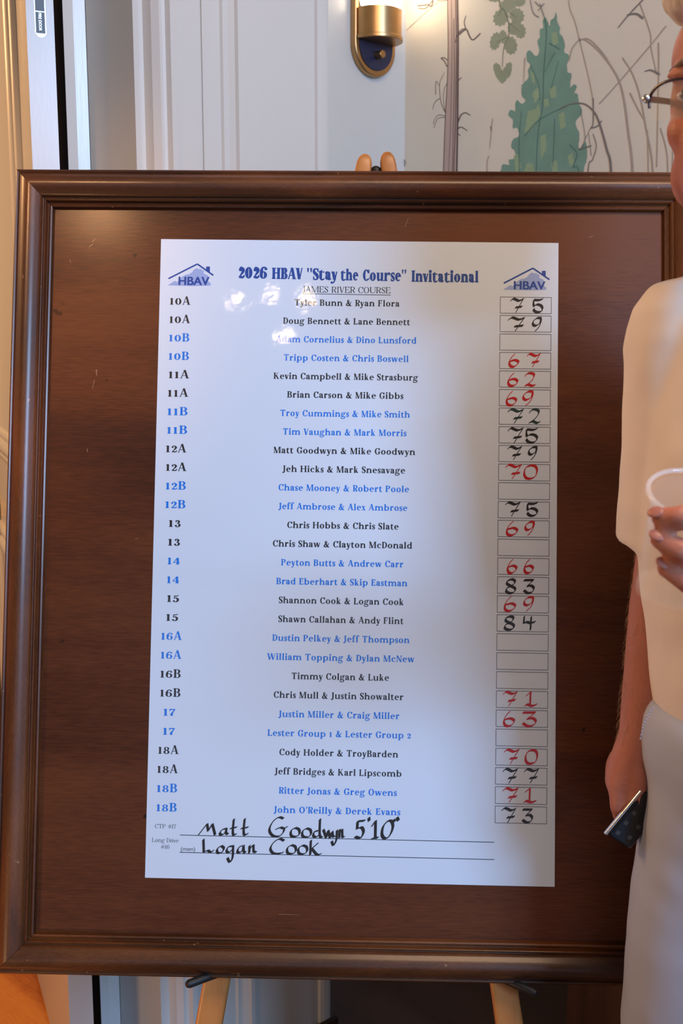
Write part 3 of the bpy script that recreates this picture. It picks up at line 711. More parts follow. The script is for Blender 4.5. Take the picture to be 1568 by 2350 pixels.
        stem(x+0.06, 0.12, 1, foot=False); path([(x+0.06+T/2, 0.16, T), (x+0.04+T/2, -0.02, T*0.8), (x-0.02, -0.13, t*1.5), (x-0.08, -0.12, t*1.6)]); dot(x-0.06, -0.07, T*0.42); W = x+0.06+T+sl
    elif ch == 'K':
        stem(x, 0, 1); xb = x+T; xe = xb+CC*1.0; diag(xb, 0.40, xe-0.03, 1, t*1.2); diag(xe+T*0.2, 0, xb+CC*0.26, 0.60, T*1.05); hs(xe-0.02, 1, sl*2.3, -1); hs(xe+T*0.2, 0, T+sl*1.8, 1); W = xe+T*0.75+sl*0.8
    elif ch == 'M':
        x2 = x+t+CC*1.35+T*0.6; stem(x, 0, 1, w=t*1.1); stem(x2, 0, 1); diag(x+T*0.45, 1, x+t+(x2-x)*0.46, 0.0, T); diag(x2+T*0.1, 1, x+t+(x2-x)*0.46, 0.0, t*1.1); W = x2+T+sl
    elif ch == 'N':
        x2 = x+t+CC*1.1+T*0.4; stem(x, 0, 1, w=t*1.2); stem(x2, 0, 1, foot=False, w=t*1.2); diag(x+T*0.3, 1, x2+t*0.3, 0, T*1.1); W = x2+t+sl
    elif ch == 'O': rx = CC*0.52+T; arc(rx+0.02, 0.5, rx, 0.515, 0, 360, n=36); W = 2*rx+0.04
    elif ch in 'PR':
        stem(x, 0, 1); r1 = CC*0.8; xb = x+T; rect(xb-0.01, 1-t, xb+r1*0.4, 1); rect(xb-0.01, 0.46, xb+r1*0.4, 0.46+t); arc(xb+r1*0.35, 0.73, r1*0.62+T*0.62, 0.27, -90, 90); W = xb+r1+T*0.62
        if ch == 'R': path([(xb+r1*0.40, 0.49, T*0.8), (xb+r1*0.72, 0.24, T*1.05), (xb+r1*0.95, 0.06, T*0.9), (xb+r1*1.2, 0.02, t*1.4)]); W = xb+r1*1.2+0.03
    elif ch == 'S':
        W = CC*0.72+T*1.35
        path([(a*W, b, c) for a, b, c in ((0.90, 0.76, t), (0.76, 0.93, t*1.3), (0.48, 0.985, t*1.2), (0.2, 0.89, T*0.7), (0.14, 0.73, T*0.95), (0.36, 0.57, T*1.1), (0.66, 0.44, T*1.15), (0.85, 0.26, T), (0.76, 0.09, T*0.7), (0.48, 0.015, t*1.2), (0.2, 0.07, t*1.3), (0.08, 0.27, t))])
        rect(0.87*W-t*0.2, 0.70, 0.87*W+t*0.8, 1.0); rect(0.07*W-t*0.4, 0.0, 0.07*W+t*0.6, 0.30)
    elif ch == 'T':
        W = CC+T*2.1; xm = W/2-T/2; stem(xm, 0, 1, head=False); rect(0.03, 1-t, W-0.03, 1)
        for sx in (1, -1):
            e_ = 0.03 if sx == 1 else W-0.03; quad((e_, 1), (e_+sx*t*0.7, 1), (e_+sx*t*0.3, 0.72), (e_-sx*0.01, 0.72)); quad((e_+sx*t*0.5, 1-t), (e_+sx*t*4, 1-t), (e_+sx*t*0.5, 0.83))
    elif ch == 'U':
        x2 = x+T+CC; stem(x, 0.3, 1, foot=False); stem(x2+T*0.3, 0.3, 1, foot=False, w=t*1.2); arc((x+x2+T*0.3+t*1.2)/2, 0.31, (x2+T*0.3+t*1.2-x)/2, 0.325, 180, 270, w=T, th=t*1.4); arc((x+x2+T*0.3+t*1.2)/2, 0.31, (x2+T*0.3+t*1.2-x)/2, 0.325, 270, 360, w=t*1.2, th=t*1.4); W = x2+T*0.6+sl
    elif ch in 'VW':
        w_ = CC+T*1.5
        def vee(o):
            diag(o+sl+T*0.35, 1, o+w_/2+T*0.1, 0, T*1.05); diag(o+w_-sl*0.5, 1, o+w_/2+T*0.25, 0, t*1.15); hs(o+sl+T*0.3, 1, T+sl*2, -1); hs(o+w_-sl*0.5, 1, sl*2.3, -1)
        vee(0); W = w_+sl*0.4
        if ch == 'W': vee(w_*0.72); W = w_*1.72+sl*0.4
    # ---------------- lower case
    elif ch == 'a':
        x2 = C*0.78+T*0.55
        path([(0.07, X*0.72, t*1.4), (0.10, X*0.9, t*1.4), (x2*0.62, X-t*0.5, t*1.3), (x2+T*0.42, X*0.84, T*0.85), (x2+T*0.5, X*0.55, T), (x2+T*0.5, X*0.12, T), (x2+T*0.8, t*0.9, T*0.6), (x2+T*1.35, X*0.12, t)])
        dot(0.07+T*0.25, X*0.74, T*0.42)
        path([(x2+T*0.3, X*0.60, t), (x2*0.55, X*0.52, t*1.4), (T*0.55, X*0.33, T*0.95), (T*0.62, X*0.13, T*0.9), (x2*0.52, t*0.7, t*1.5), (x2+T*0.1, X*0.18, t)]); W = x2+T*1.4
    elif ch in 'bdpqg' and ch != 'g':
        rx = C*0.5+T*0.95
        if ch in 'bp':
            stem(x, 0 if ch == 'b' else -0.30, 1.03 if ch == 'b' else X, foot=(ch == 'p'), head=False, flag=True); cx = x+T*0.45+rx*0.88
            arc(cx, X/2, rx, X/2+0.012, -150, 150); W = cx+rx+0.03
        else:
            cx = rx+0.02; xs = cx+rx*0.88-T*0.45-T*0.45
            arc(cx, X/2, rx, X/2+0.012, 30, 330); stem(xs+T*0.2, 0, 1.03, foot=False, head=False, flag=True); rect(xs+T, 0, xs+T*1.2+sl, st); W = xs+T*1.2+sl
    elif ch in 'ce':
        rx = C*0.5+T*0.95; cx = rx+0.02; arc(cx, X/2, rx, X/2+0.012, 50 if ch == 'c' else 0, 315)
        if ch == 'c': dot(cx+rx*0.52, X*0.76, T*0.45); W = cx+rx*0.88
        else: rect(cx-rx+T*0.6, X*0.52, cx+rx-T*0.1, X*0.52+t); W = cx+rx*0.98
    elif ch == 'f':
        stem(x, 0, 0.85, head=False); path([(x+T/2, 0.78, T), (x+T*0.62, 0.95, T*0.8), (x+T*1.2, 1.04, t*1.4), (x+T*2.0, 1.02, t)]); dot(x+T*1.9, 0.96, T*0.42); rect(x-sl, X-t*1.1, x+T+sl*1.3, X); W = x+T*1.75+0.02
    elif ch == 'g':
        rx = C*0.42+T*0.8; cx = rx+0.04; arc(cx, X*0.68, rx, X*0.335, 0, 360, w=T*0.85, n=28)
        path([(cx-rx*0.6, X*0.42, t), (cx-rx*0.95, X*0.24, T*0.55), (cx-rx*0.4, X*0.10, T*0.7), (cx+rx*0.6, X*0.03, T*0.75), (cx+rx*1.05, -0.10, T*0.6), (cx+rx*0.6, -0.26, t*1.5), (cx-rx*0.4, -0.29, t*1.5), (cx-rx*1.05, -0.20, T*0.55), (cx-rx*0.95, -0.06, t*1.3), (cx-rx*0.3, X*0.10, t)])
        path([(cx+rx*0.6, X*0.9, t), (cx+rx*1.05, X*1.0, t*1.3), (cx+rx*1.4, X*0.97, t)]); dot(cx+rx*1.3, X*0.94, T*0.32); W = cx+rx*1.4
    elif ch in 'hnmru':
        if ch == 'u':
            x2 = x+T+C; rect(x, X*0.3, x+T, X); quad((x-sl, X-st*1.4), (x, X-sl), (x, X), (x-sl*0.6, X)); path([(x+T/2, X*0.36, T), (x+T*0.62, X*0.12, T*0.85), (x+T*0.5+C*0.5, t*0.6, t*1.5), (x2+T*0.2, X*0.2, t*1.1)]); stem(x2, 0, X, foot=False, head=False); quad((x2-sl, X-st*1.4), (x2, X-sl), (x2, X), (x2-sl*0.6, X)); rect(x2+T-0.01, 0, x2+T+sl, st); W = x2+T+sl
        else:
            stem(x, 0, 1.03 if ch == 'h' else X, head=False, flag=True)
            def shoulder(xa):
                xb = xa+T+C; cx = (xa+T*0.5+xb+T)/2; rx = xb+T-cx
                arc(cx, X*0.62, rx, X*0.38+0.012, 0, 155, w=T, th=t*1.7); stem(xb, 0, X*0.63, head=False); return xb
            if ch == 'r': path([(x+T*0.9, X*0.62, t), (x+T*1.25, X*0.86, t*1.5), (x+T*1.9, X*0.97, t*2)]); dot(x+T*1.95, X*0.86, T*0.5); W = x+T*2.4+0.01
            else:
                e_ = shoulder(x)
                if ch == 'm': e_ = shoulder(e_)
                W = e_+T+sl
    elif ch in 'ij':
        stem(x, 0, X, head=False, flag=True); dot(x+T*0.5, 0.92, T*0.62); W = x+T+sl
    elif ch == 'k':
        stem(x, 0, 1.03, head=False, flag=True); xb = x+T; diag(xb, X*0.36, xb+C*0.85, X, t*1.3); diag(xb+C*0.95, 0, xb+C*0.25, X*0.58, T); hs(xb+C*0.85, X, sl*2.6, -1); hs(xb+C*0.95, 0, T+sl*1.6, 1); W = xb+C+T*0.5+sl*0.8
    elif ch == 'l': stem(x, 0, 1.03, head=False, flag=True); W = x+T+sl
    elif ch == 'o': rx = C*0.5+T*0.98; arc(rx+0.02, X/2, rx, X/2+0.012, 0, 360, n=30); W = 2*rx+0.04
    elif ch == 's':
        W = C*0.66+T*1.25
        path([(a*W, b*X, c) for a, b, c in ((0.86, 0.76, t), (0.74, 0.92, t*1.4), (0.48, 0.97, t*1.3), (0.24, 0.86, T*0.6), (0.2, 0.70, T*0.8), (0.4, 0.55, T*0.95), (0.68, 0.42, T*0.95), (0.82, 0.25, T*0.8), (0.72, 0.09, T*0.6), (0.46, 0.03, t*1.3), (0.22, 0.08, t*1.4), (0.12, 0.28, t))])
        rect(0.84*W-t*0.2, 0.70*X, 0.84*W+t*0.8, X); rect(0.11*W-t*0.4, 0.0, 0.11*W+t*0.6, 0.30*X)
    elif ch == 't':
        rect(x, 0.14, x+T, 0.80); quad((x, 0.72), (x+T, 0.72), (x+T, 0.92)); path([(x+T/2, 0.2, T), (x+T*0.7, 0.05, T*0.7), (x+T*1.35, 0.025, t*1.5), (x+T*1.9, 0.12, t)]); rect(x-sl*0.9, X-t*1.1, x+T*1.9, X); W = x+T*1.9+0.01
    elif ch in 'vwyx':
        w_ = C+T*1.35
        def lv(o):
            diag(o+sl+T*0.2, X, o+w_/2+T*0.1, 0, T*1.0); diag(o+w_-sl*0.6, X, o+w_/2+T*0.22, 0, t*1.3); hs(o+sl+T*0.2, X, T+sl*1.6, -1); hs(o+w_-sl*0.6, X, sl*2.0, -1)
        if ch == 'x':
            diag(sl+T*0.3, X, w_-sl-T*0.2, 0, T); diag(w_-sl, X, sl+0.02, 0, t*1.3); hs(sl+T*0.3, X, T+sl*1.5, -1); hs(w_-sl-T*0.2, 0, T+sl*1.5, 1); hs(w_-sl, X, sl*2, -1); hs(sl+0.02, 0, sl*2, 1)
        else: lv(0)
        W = w_+sl*0.3
        if ch == 'w': lv(w_*0.74); W = w_*1.74+sl*0.3
        if ch == 'y': path([(w_/2+T*0.25, 0.03, t*1.4), (w_/2-T*0.2, -0.2, t*1.4), (w_/2-T*1.0, -0.28, t*1.6)]); dot(w_/2-T*0.95, -0.235, T*0.42)
    # ---------------- figures
    elif ch == '0': rx = C*0.52+T*0.85; arc(rx+0.02, 0.5, rx, 0.515, 0, 360, n=32); W = 2*rx+0.04
    elif ch == '1': stem(x+0.05, 0, 1.0, head=False); quad((x-sl*0.5, 0.86), (x+0.05, 0.84), (x+0.05+T*0.6, 1.0), (x+0.02, 0.95)); W = x+0.1+T+sl
    elif ch == '2':
        W = C+T*1.25; path([(T*0.55, 0.72, T*0.6), (T*0.5, 0.86, t*1.5), (W*0.46, 0.985, t*1.5), (W*0.80, 0.80, T), (W*0.74, 0.56, T*0.85), (W*0.40, 0.28, t*1.4), (0.08, 0.06, t*1.4)]); dot(T*0.62, 0.75, T*0.5)
        path([(0.05, T*0.42, T*0.7), (W*0.35, T*0.5, T*0.85), (W*0.68, T*0.36, T*0.8), (W*0.92, T*0.7, t*1.6), (W*0.95, 0.30, t)])
    elif ch == '3':
        W = C+T*1.25; path([(T*0.5, 0.78, T*0.5), (W*0.3, 0.96, t*1.4), (W*0.62, 0.94, T*0.7), (W*0.72, 0.76, T*0.9), (W*0.58, 0.58, T*0.5), (W*0.36, 0.53, t)])
        path([(W*0.36, 0.53, t), (W*0.66, 0.50, T*0.5), (W*0.82, 0.27, T), (W*0.64, 0.05, T*0.6), (W*0.34, 0.015, t*1.4), (T*0.4, 0.16, T*0.5)]); dot(T*0.6, 0.2, T*0.52); dot(T*0.7, 0.82, T*0.4)
    elif ch == '4':
        W = C+T*1.8; xs = W*0.56; stem(xs, 0, 1.0, head=False); diag(0.05, 0.28, xs+T*0.4, 1.0, t*1.5); rect(0.02, 0.26, W*0.98, 0.26+t*1.5); quad((W*0.95, 0.20), (W, 0.20), (W, 0.44), (W*0.96, 0.44))
    elif ch == '5':
        W = C+T*1.25; path([(W*0.2, 0.52, t), (W*0.27, 0.94, t*1.2)]); path([(W*0.25, 0.93, T*0.5), (W*0.5, 0.90, T*0.7), (W*0.75, 0.94, T*0.5), (W*0.92, 1.06, t)])
        path([(W*0.22, 0.53, t), (W*0.5, 0.64, T*0.6), (W*0.82, 0.42, T), (W*0.72, 0.12, T*0.8), (W*0.42, 0.015, t*1.4), (W*0.14, 0.12, T*0.5)]); dot(W*0.17, 0.16, T*0.52)
    elif ch in '69':
        rx = C*0.5+T*0.85; cx = rx+0.02; W = 2*rx+0.04; n0 = len(out)
        arc(cx, 0.315, rx, 0.33, 0, 360, w=T*0.95, n=30); path([(cx-rx+T*0.48, 0.34, T*0.95), (cx-rx+T*0.55, 0.66, T*0.95), (cx-rx*0.25, 0.94, T*0.6), (cx+rx*0.35, 1.0, t*1.4), (cx+rx*0.72, 0.9, t*1.2)]); dot(cx+rx*0.66, 0.86, T*0.48)
        if ch == '9': out[n0:] = [[(2*cx-a, 1-b) for a, b in pl] for pl in out[n0:]]
    elif ch == '7':
        W = C+T*1.4; rect(0.05, 1-T*0.75, W*0.95, 1); quad((0.03, 1.02), (0.03+t, 1.02), (0.05+t, 0.68), (0.03, 0.68)); path([(W*0.90, 1-T*0.5, t*1.6), (W*0.62, 0.6, T*0.6), (W*0.42, 0.28, T), (W*0.38, 0.0, T*1.15)])
    elif ch == '8':
        rx = C*0.5+T*0.8; cx = rx+0.02; W = 2*rx+0.04; arc(cx, 0.755, rx*0.86, 0.26, 0, 360, w=T*0.85, n=28); arc(cx, 0.265, rx, 0.28, 0, 360, w=T*0.95, n=30)
    elif ch == '&':
        W = 0.62+1.5*T; w_ = W*0.97
        path([(a*w_, b, c) for a, b, c in ((0.84, 0.58, t), (0.74, 0.34, t*1.4), (0.56, 0.10, t*1.6), (0.33, 0.0+T*0.3, T*0.75), (0.13, 0.18, T), (0.20, 0.40, T*0.7), (0.42, 0.58, t*1.5), (0.54, 0.78, T*0.6), (0.44, 0.96, t*1.3), (0.30, 0.88, T*0.6), (0.31, 0.70, T*0.85), (0.50, 0.38, T*1.05), (0.72, 0.10, T*0.95), (0.97, 0.03, t))])
        rect(0.68*w_, 0.58, 1.0*w_, 0.58+st)
    elif ch == '#':
        W = 0.7
        for xx in (0.22, 0.44): diag(xx, 0.0, xx+0.1, 0.95, t*1.5)
        for yy in (0.3, 0.6): rect(0.04, yy, 0.68, yy+t*1.3)
    elif ch in '\'"':
        for k in range(len("'") if ch == "'" else 2): o = 0.04+k*(T*0.75+0.1); quad((o+T*0.18, 0.66), (o+T*0.52, 0.66), (o+T*0.75, 1.03), (o, 1.03))
        W = 0.06+T*0.8 if ch == "'" else 0.08+T*1.5+0.12
    elif ch == ' ': W = 0.36*(C/0.33)**0.5
    return out, W
def text_polys(s, F):
    out = []; x = 0
    for i, ch in enumerate(s):
        g, w = glyph(ch, F)
        dg_ = F.dig if ch.isdigit() else 1.0; out += [[(a+x, b*dg_) for a, b in pl] for pl in g]
        x += w + (F.sp if i < len(s)-1 else 0)
    return out, x
def put_text(name, s, F, xL, xR, y, cap, material, parent, z=0.0004):
    """text between local xL and xR with its baseline at y and the given cap height (board units)"""
    pl, w = text_polys(s, F); sx = (xR-xL)/w
    mb = MB()
    for i, p_ in enumerate(pl):
        zz = z + (i % 40)*1.5e-6
        mb.add([(xL + a*sx, y + b*cap, zz) for a, b in p_], [tuple(range(len(p_)))])
    me = mb.mesh(name)
    bm = bmesh.new(); bm.from_mesh(me)
    for f in bm.faces:
        if f.normal.z < 0: f.normal_flip()
    bm.to_mesh(me); bm.free()
    return link(name, me, material, parent)
def sans(name, s, xL, xR, y, cap, material, parent, z=0.0004, bold=0.0, ref='H'):
    cu = bpy.data.curves.new('tmp', 'FONT'); cu.body = s; cu.size = 1.0; cu.offset = bold; cu.fill_mode = 'FRONT'
    o = bpy.data.objects.new('tmp', cu); COL.objects.link(o)
    dg = bpy.context.evaluated_depsgraph_get(); me = bpy.data.meshes.new_from_object(o.evaluated_get(dg))
    bpy.data.objects.remove(o)
    xs = [v.co.x for v in me.vertices]; sx = (xR-xL)/(max(xs)-min(xs)); x_ = min(xs)
    ch = 0.729 if ref == 'H' else ref
    for v in me.vertices: v.co = (xL + (v.co.x-x_)*sx, y + v.co.y/ch*cap, z)
    me.name = name
    me.materials.clear()
    return link(name, me, material, parent)
def pen_mesh(mb, strokes, tf, w, ang, z, thin=0.22):
    """broad-edged pen: a nib held at ang is dragged along each stroke; tf maps stroke units to board units"""
    for si, pts_ in enumerate(strokes):
        sp_ = catmull(pts_, 8); nx, ny = math.cos(ang)*w/2, math.sin(ang)*w/2
        zz = z + (si % 20)*4e-6
        q2 = [tf(a, b) for a, b in sp_]
        vs = [(a+nx, b+ny, zz) for a, b in q2] + [(a-nx, b-ny, zz) for a, b in q2]; n = len(q2)
        mb.add(vs, [(i, i+1, n+i+1, n+i) for i in range(n-1)])
        L, Rr = ribbon([(a, b, w*thin) for a, b in q2])
        mb.add([p_ + (zz+2e-6,) for p_ in L] + [p_ + (zz+2e-6,) for p_ in Rr], [(i, n+i, n+i+1, i+1) for i in range(n-1)])
# ------------------------------------------------------------------ the score sheet on the board
PHT = PW*1.5875
PM = BM @ Matrix.Translation((PW/2, -PHT, 0.0004))
poster = thing('score_poster', 'large white laminated golf score sheet pinned flat on the brown board', 'poster', mat4=PM)
def U(px, py): u_, v_ = uv(px, py, 0.0008); return (u_ - PW/2, v_ + PHT)
q = MB()
nx_, ny_ = 12, 20
q.box((-PW/2, 0, 0.0), (PW/2, PHT, 0.0003)); q.build('sheet', M['sheet'], poster)
Z1 = 0.0005
NAMES = Face(0.205, 0.074, 0.285, X=0.70, sl=0.075, st=0.055, sp=0.095, dig=0.76)
LIGHT = Face(0.115, 0.045, 0.36, X=0.66, sl=0.075, st=0.038, sp=0.05)
HOLE = Face(0.19, 0.06, 0.27, X=0.68, sl=0.075, st=0.05, sp=0.09)
HEAD = Face(0.245, 0.085, 0.14, X=0.74, sl=0.055, st=0.08, sp=0.03)
px2u = PW/926.0
# headline, one part per line of print
hb = lambda px: 638.6 + (px-547)*0.0199
hd_ = bpy.data.objects.new('headline', None)
def words(name, items, F, cap, material, base):
    mb_obs = []
    for s, a, b in items:
        ua, ub = U(a, base(a)), U(b, base(b)); mb_obs.append((s, ua[0], ub[0], ua[1]))
    allp = MB()
    for s, xa, xb, yy in mb_obs:
        pl, w = text_polys(s, F); sx = (xb-xa)/w
        for i, p_ in enumerate(pl): allp.add([(xa + a*sx, yy + b*cap, Z1 + (i % 40)*1.5e-6) for a, b in p_], [tuple(range(len(p_)))])
    me = allp.mesh(name); bm = bmesh.new(); bm.from_mesh(me)
    for f in bm.faces:
        if f.normal.z < 0: f.normal_flip()
    bm.to_mesh(me); bm.free()
    return link(name, me, material, poster)
bpy.data.objects.remove(hd_)
o_ = words('headline', [('2026', 547, 613.6), ('HBAV', 624, 694), ('"Stay', 703.5, 774), ('the', 782, 822.5), ('Course"', 832.5, 934), ('Invitational', 944.5, 1098.5)], HEAD, 26.5*px2u, M['ink_navy'], hb)
o_['label'] = 'bold blue headline'
sb = lambda px: 670.6 + (px-695)*0.014
o_ = words('course_title', [('JAMES', 695.5, 753.5), ('RIVER', 761, 815.5), ('COURSE', 822, 896.5)], LIGHT, 14.2*px2u, M['ink_black'], sb)
def rule(name, a, b, w, material=M['ink_grey']):
    ua, ub = U(*a), U(*b); L, Rr = ribbon([(ua[0], ua[1], w), (ub[0], ub[1], w)])
    mb = MB(); mb.add([p_ + (Z1,) for p_ in L + Rr], [(0, 2, 3, 1)]); return mb.build(name, material, poster)
rule('title_underline', (695, 674), (897, 677.2), 1.3*px2u, M['ink_black'])
# logos
def logo(org, sc_, roof, chim, letters, sil):
    f_ = lambda x, y: U(org[0] + x/sc_, org[1] + y/sc_)
    mb = MB(); pts_ = [f_(*p_) for p_ in roof]
    for k in range(2):
        L, Rr = ribbon([pts_[k] + (0.0021,), pts_[k+1] + (0.0021,)]); mb.add([p_ + (Z1 + k*4e-6 + 1.2e-5,) for p_ in L + Rr], [(0, 2, 3, 1)])
    (xa, ya), (xb, yb) = chim; c_ = [f_(xa, ya), f_(xa, yb), f_(xb, yb+14), f_(xb, ya)]
    mb.add([p_ + (Z1 + 2e-5,) for p_ in c_], [(0, 1, 2, 3)])
    lg = mb.build('logo', M['ink_navy'], poster); lg['label'] = 'blue house outline logo'
    bm = bmesh.new(); vs = [bm.verts.new(f_(*p_) + (Z1 - 1.5e-4 + 2e-5,)) for p_ in sil]
    bmesh.ops.triangle_fill(bm, edges=[bm.edges.new((vs[i], vs[(i+1) % len(vs)])) for i in range(len(vs))], use_beauty=True, normal=(0, 0, 1))
    me = bpy.data.meshes.new('state_outline'); bm.to_mesh(me); bm.free(); link('state_outline', me, M['ink_pale'], lg)
    (xa, ya), (xb, yb) = letters; ua, ub = f_(xa, yb), f_(xb, yb); top = f_(xa, ya)
    lt = sans('lettering', 'HBAV', ua[0], ub[0]-0.0007, ua[1]-0.0002, (top[1]-ua[1]), M['ink_navy'], lg, Z1 + 3e-5, bold=0.012)
    bm = bmesh.new(); bm.from_mesh(lt.data); gg = bmesh.ops.duplicate(bm, geom=bm.verts[:] + bm.edges[:] + bm.faces[:])
    bmesh.ops.translate(bm, verts=[e for e in gg['geom'] if isinstance(e, bmesh.types.BMVert)], vec=(0.0007, 0.0, 4e-6)); bm.to_mesh(lt.data); bm.free()
silR = [(1113,423),(1145,402),(1166,390),(1180,398),(1196,385),(1215,362),(1245,345),(1268,342),(1290,328),(1300,312),(1322,298),(1338,306),(1350,302),(1362,312),(1378,320),(1372,336),(1390,345),(1404,352),(1410,372),(1402,390),(1424,408),(1424,424),(1290,428)]
logo((800, 530), 3.136, [(1118,376),(1328,268),(1447,350)], ((1393,287),(1420,320)), ((1190,357),(1418,418)), silR)
dxL = 355-1328
logo((340, 530), 3.136, [(147,343),(355,238),(470,320)], ((418,256),(445,288)), ((218,325),(442,387)), [(x+dxL, y-31) for x, y in silR])
# 28 rows
ROWS = [('10A','Tyler Bunn & Ryan Flora',676,917,0,'75'),('10A','Doug Bennett & Lane Bennett',650,941,0,'79'),('10B','Adam Cornelius & Dino Lunsford',634,956,1,''),('10B','Tripp Costen & Chris Boswell',651,938,1,'67'),
('11A','Kevin Campbell & Mike Strasburg',628,959,0,'62'),('11A','Brian Carson & Mike Gibbs',659,926,0,'69'),('11B','Troy Cummings & Mike Smith',643,941,1,'72'),('11B','Tim Vaughan & Mark Morris',649,933,1,'75'),
('12A','Matt Goodwyn & Mike Goodwyn',628,953,0,'79'),('12A','Jeh Hicks & Mark Snesavage',649,930,0,'70'),('12B','Chase Mooney & Robert Poole',639,939,1,''),('12B','Jeff Ambrose & Alex Ambrose',640,935,1,'75'),
('13','Chris Hobbs & Chris Slate',659,915,0,'69'),('13','Chris Shaw & Clayton McDonald',626,946,0,''),('14','Peyton Butts & Andrew Carr',645,926,1,'66'),('14','Brad Eberhart & Skip Eastman',634,935,1,'83'),
('15','Shannon Cook & Logan Cook',640,927,0,'69'),('15','Shawn Callahan & Andy Flint',639,926,0,'84'),('16A','Dustin Pelkey & Jeff Thompson',625,940,1,''),('16A','William Topping & Dylan McNew',613,951,1,''),
('16B','Timmy Colgan & Luke',669,893,0,''),('16B','Chris Mull & Justin Showalter',628,926,0,'71'),('17','Justin Miller & Craig Miller',640,917,1,'63'),('17','Lester Group 1 & Lester Group 2',614,943,1,''),
('18A','Cody Holder & TroyBarden',641,914,0,'70'),('18A','Jeff Bridges & Karl Lipscomb',631,922,0,'77'),('18B',"Ritter Jonas & Greg Owens",640,911,1,'71'),('18B',"John O'Reilly & Derek Evans",629,919,1,'73')]
HX = [389,388,387,386,386,384,383,382,379.5,379.5,379,378,386,384.5,383.5,382,382,380,369,368,367,366.5,374,373,362,360,359,358]
D_ = {1: ((1120,660),5.594), 2: ((1120,1060),5.594), 3: ((1120,1460),5.106)}
SC = {0:(1,'k',[(275,468),(570,718)],130,335),1:(1,'k',[(250,482),(562,695)],372,575),3:(1,'r',[(257,408),(492,682)],838,1033),4:(1,'r',[(243,397),(460,620)],1082,1280),5:(1,'r',[(222,380),(437,590)],1317,1530),6:(1,'g',[(243,468),(515,680)],1550,1755),7:(1,'k',[(247,460),(478,648)],1793,2008),8:(1,'k',[(240,445),(510,640)],2030,2225),
9:(2,'r',[(215,440),(450,645)],25,232),11:(2,'k',[(212,425),(490,650)],508,712),12:(2,'r',[(222,393),(465,605)],752,960),14:(2,'r',[(235,383),(450,597)],1235,1445),15:(2,'k',[(215,372),(443,603)],1490,1700),16:(2,'r',[(195,368),(450,597)],1717,1930),17:(2,'k',[(197,353),(440,620)],1965,2170),
21:(3,'r',[(167,350),(415,585)],640,830),22:(3,'r',[(170,322),(390,575)],868,1070),24:(3,'r',[(180,372),(427,592)],1318,1508),25:(3,'k',[(165,355),(415,603)],1545,1735),26:(3,'r',[(165,362),(405,575)],1770,1960),27:(3,'k',[(150,338),(390,533)],2005,2200)}
NIB = {'7': [[(0,.82),(.2,1.0),(.38,.96),(.62,.86),(.78,.89),(1,1)],[(1,1),(.7,.5),(.42,0)],[(.38,.36),(.9,.43)]],
'5': [[(.06,.93),(.03,.62),(.1,.44)],[(.1,.44),(.38,.58),(.78,.52),(.97,.32),(.82,.1),(.48,.02),(.18,.1),(.02,.24)],[(.06,.92),(.4,.89),(.7,.91),(1,1)]],
'6': [[(.62,1.0),(.28,.74),(.06,.4),(.12,.12),(.42,.01),(.76,.12),(.98,.37),(.7,.53),(.35,.5),(.1,.42)]],
'9': [[(.95,.97),(.5,.96),(.08,.74),(.06,.5),(.35,.4),(.75,.55),(.92,.75),(.95,.97)],[(.95,.97),(.96,.7),(.72,.3),(.28,0)]],
'2': [[(.02,.72),(.2,.92),(.5,1.0),(.85,.9),(.88,.72),(.68,.44),(.35,.2),(.03,.02)],[(.03,.04),(.33,.13),(.62,.04),(.8,.03),(1,.12)]],
'0': [[(.55,.98),(.17,.8),(.02,.4),(.15,.08),(.48,.01),(.84,.18),(.98,.58),(.86,.88),(.55,.98)]],
'3': [[(.05,.9),(.95,.92)],[(.95,.92),(.35,.5)],[(.35,.5),(.75,.54),(.98,.36),(.85,.12),(.45,.02),(.05,.2)]],
'8': [[(.52,.98),(.16,.85),(.14,.66),(.5,.52),(.86,.38),(.95,.2),(.66,.03),(.28,.03),(.04,.18),(.2,.4),(.6,.55),(.9,.74),(.82,.93),(.52,.98)]],
'4': [[(.1,.97),(.04,.48)],[(.04,.48),(.32,.57),(.62,.5),(1,.6)],[(.66,.95),(.62,.0)]],
'1': [[(.14,.7),(.5,1.0)],[(.5,1.0),(.48,.08)],[(.02,0),(.22,.1),(.55,.03),(.76,.04),(1,.14)]]}
KH = {'k': M['pen_black'], 'r': M['pen_red'], 'g': M['pen_green']}
yh0, yh1 = U(413, 699.3)[1], U(381, 1862.0)[1]
yn0, yn1 = U(796, 702.3)[1], U(774, 1868.0)[1]
bTL, bBR = U(1148, 681), U(1266, 720.5); bTL1, bBR1 = U(1136.3, 1849), U(1255.5, 1891.3)
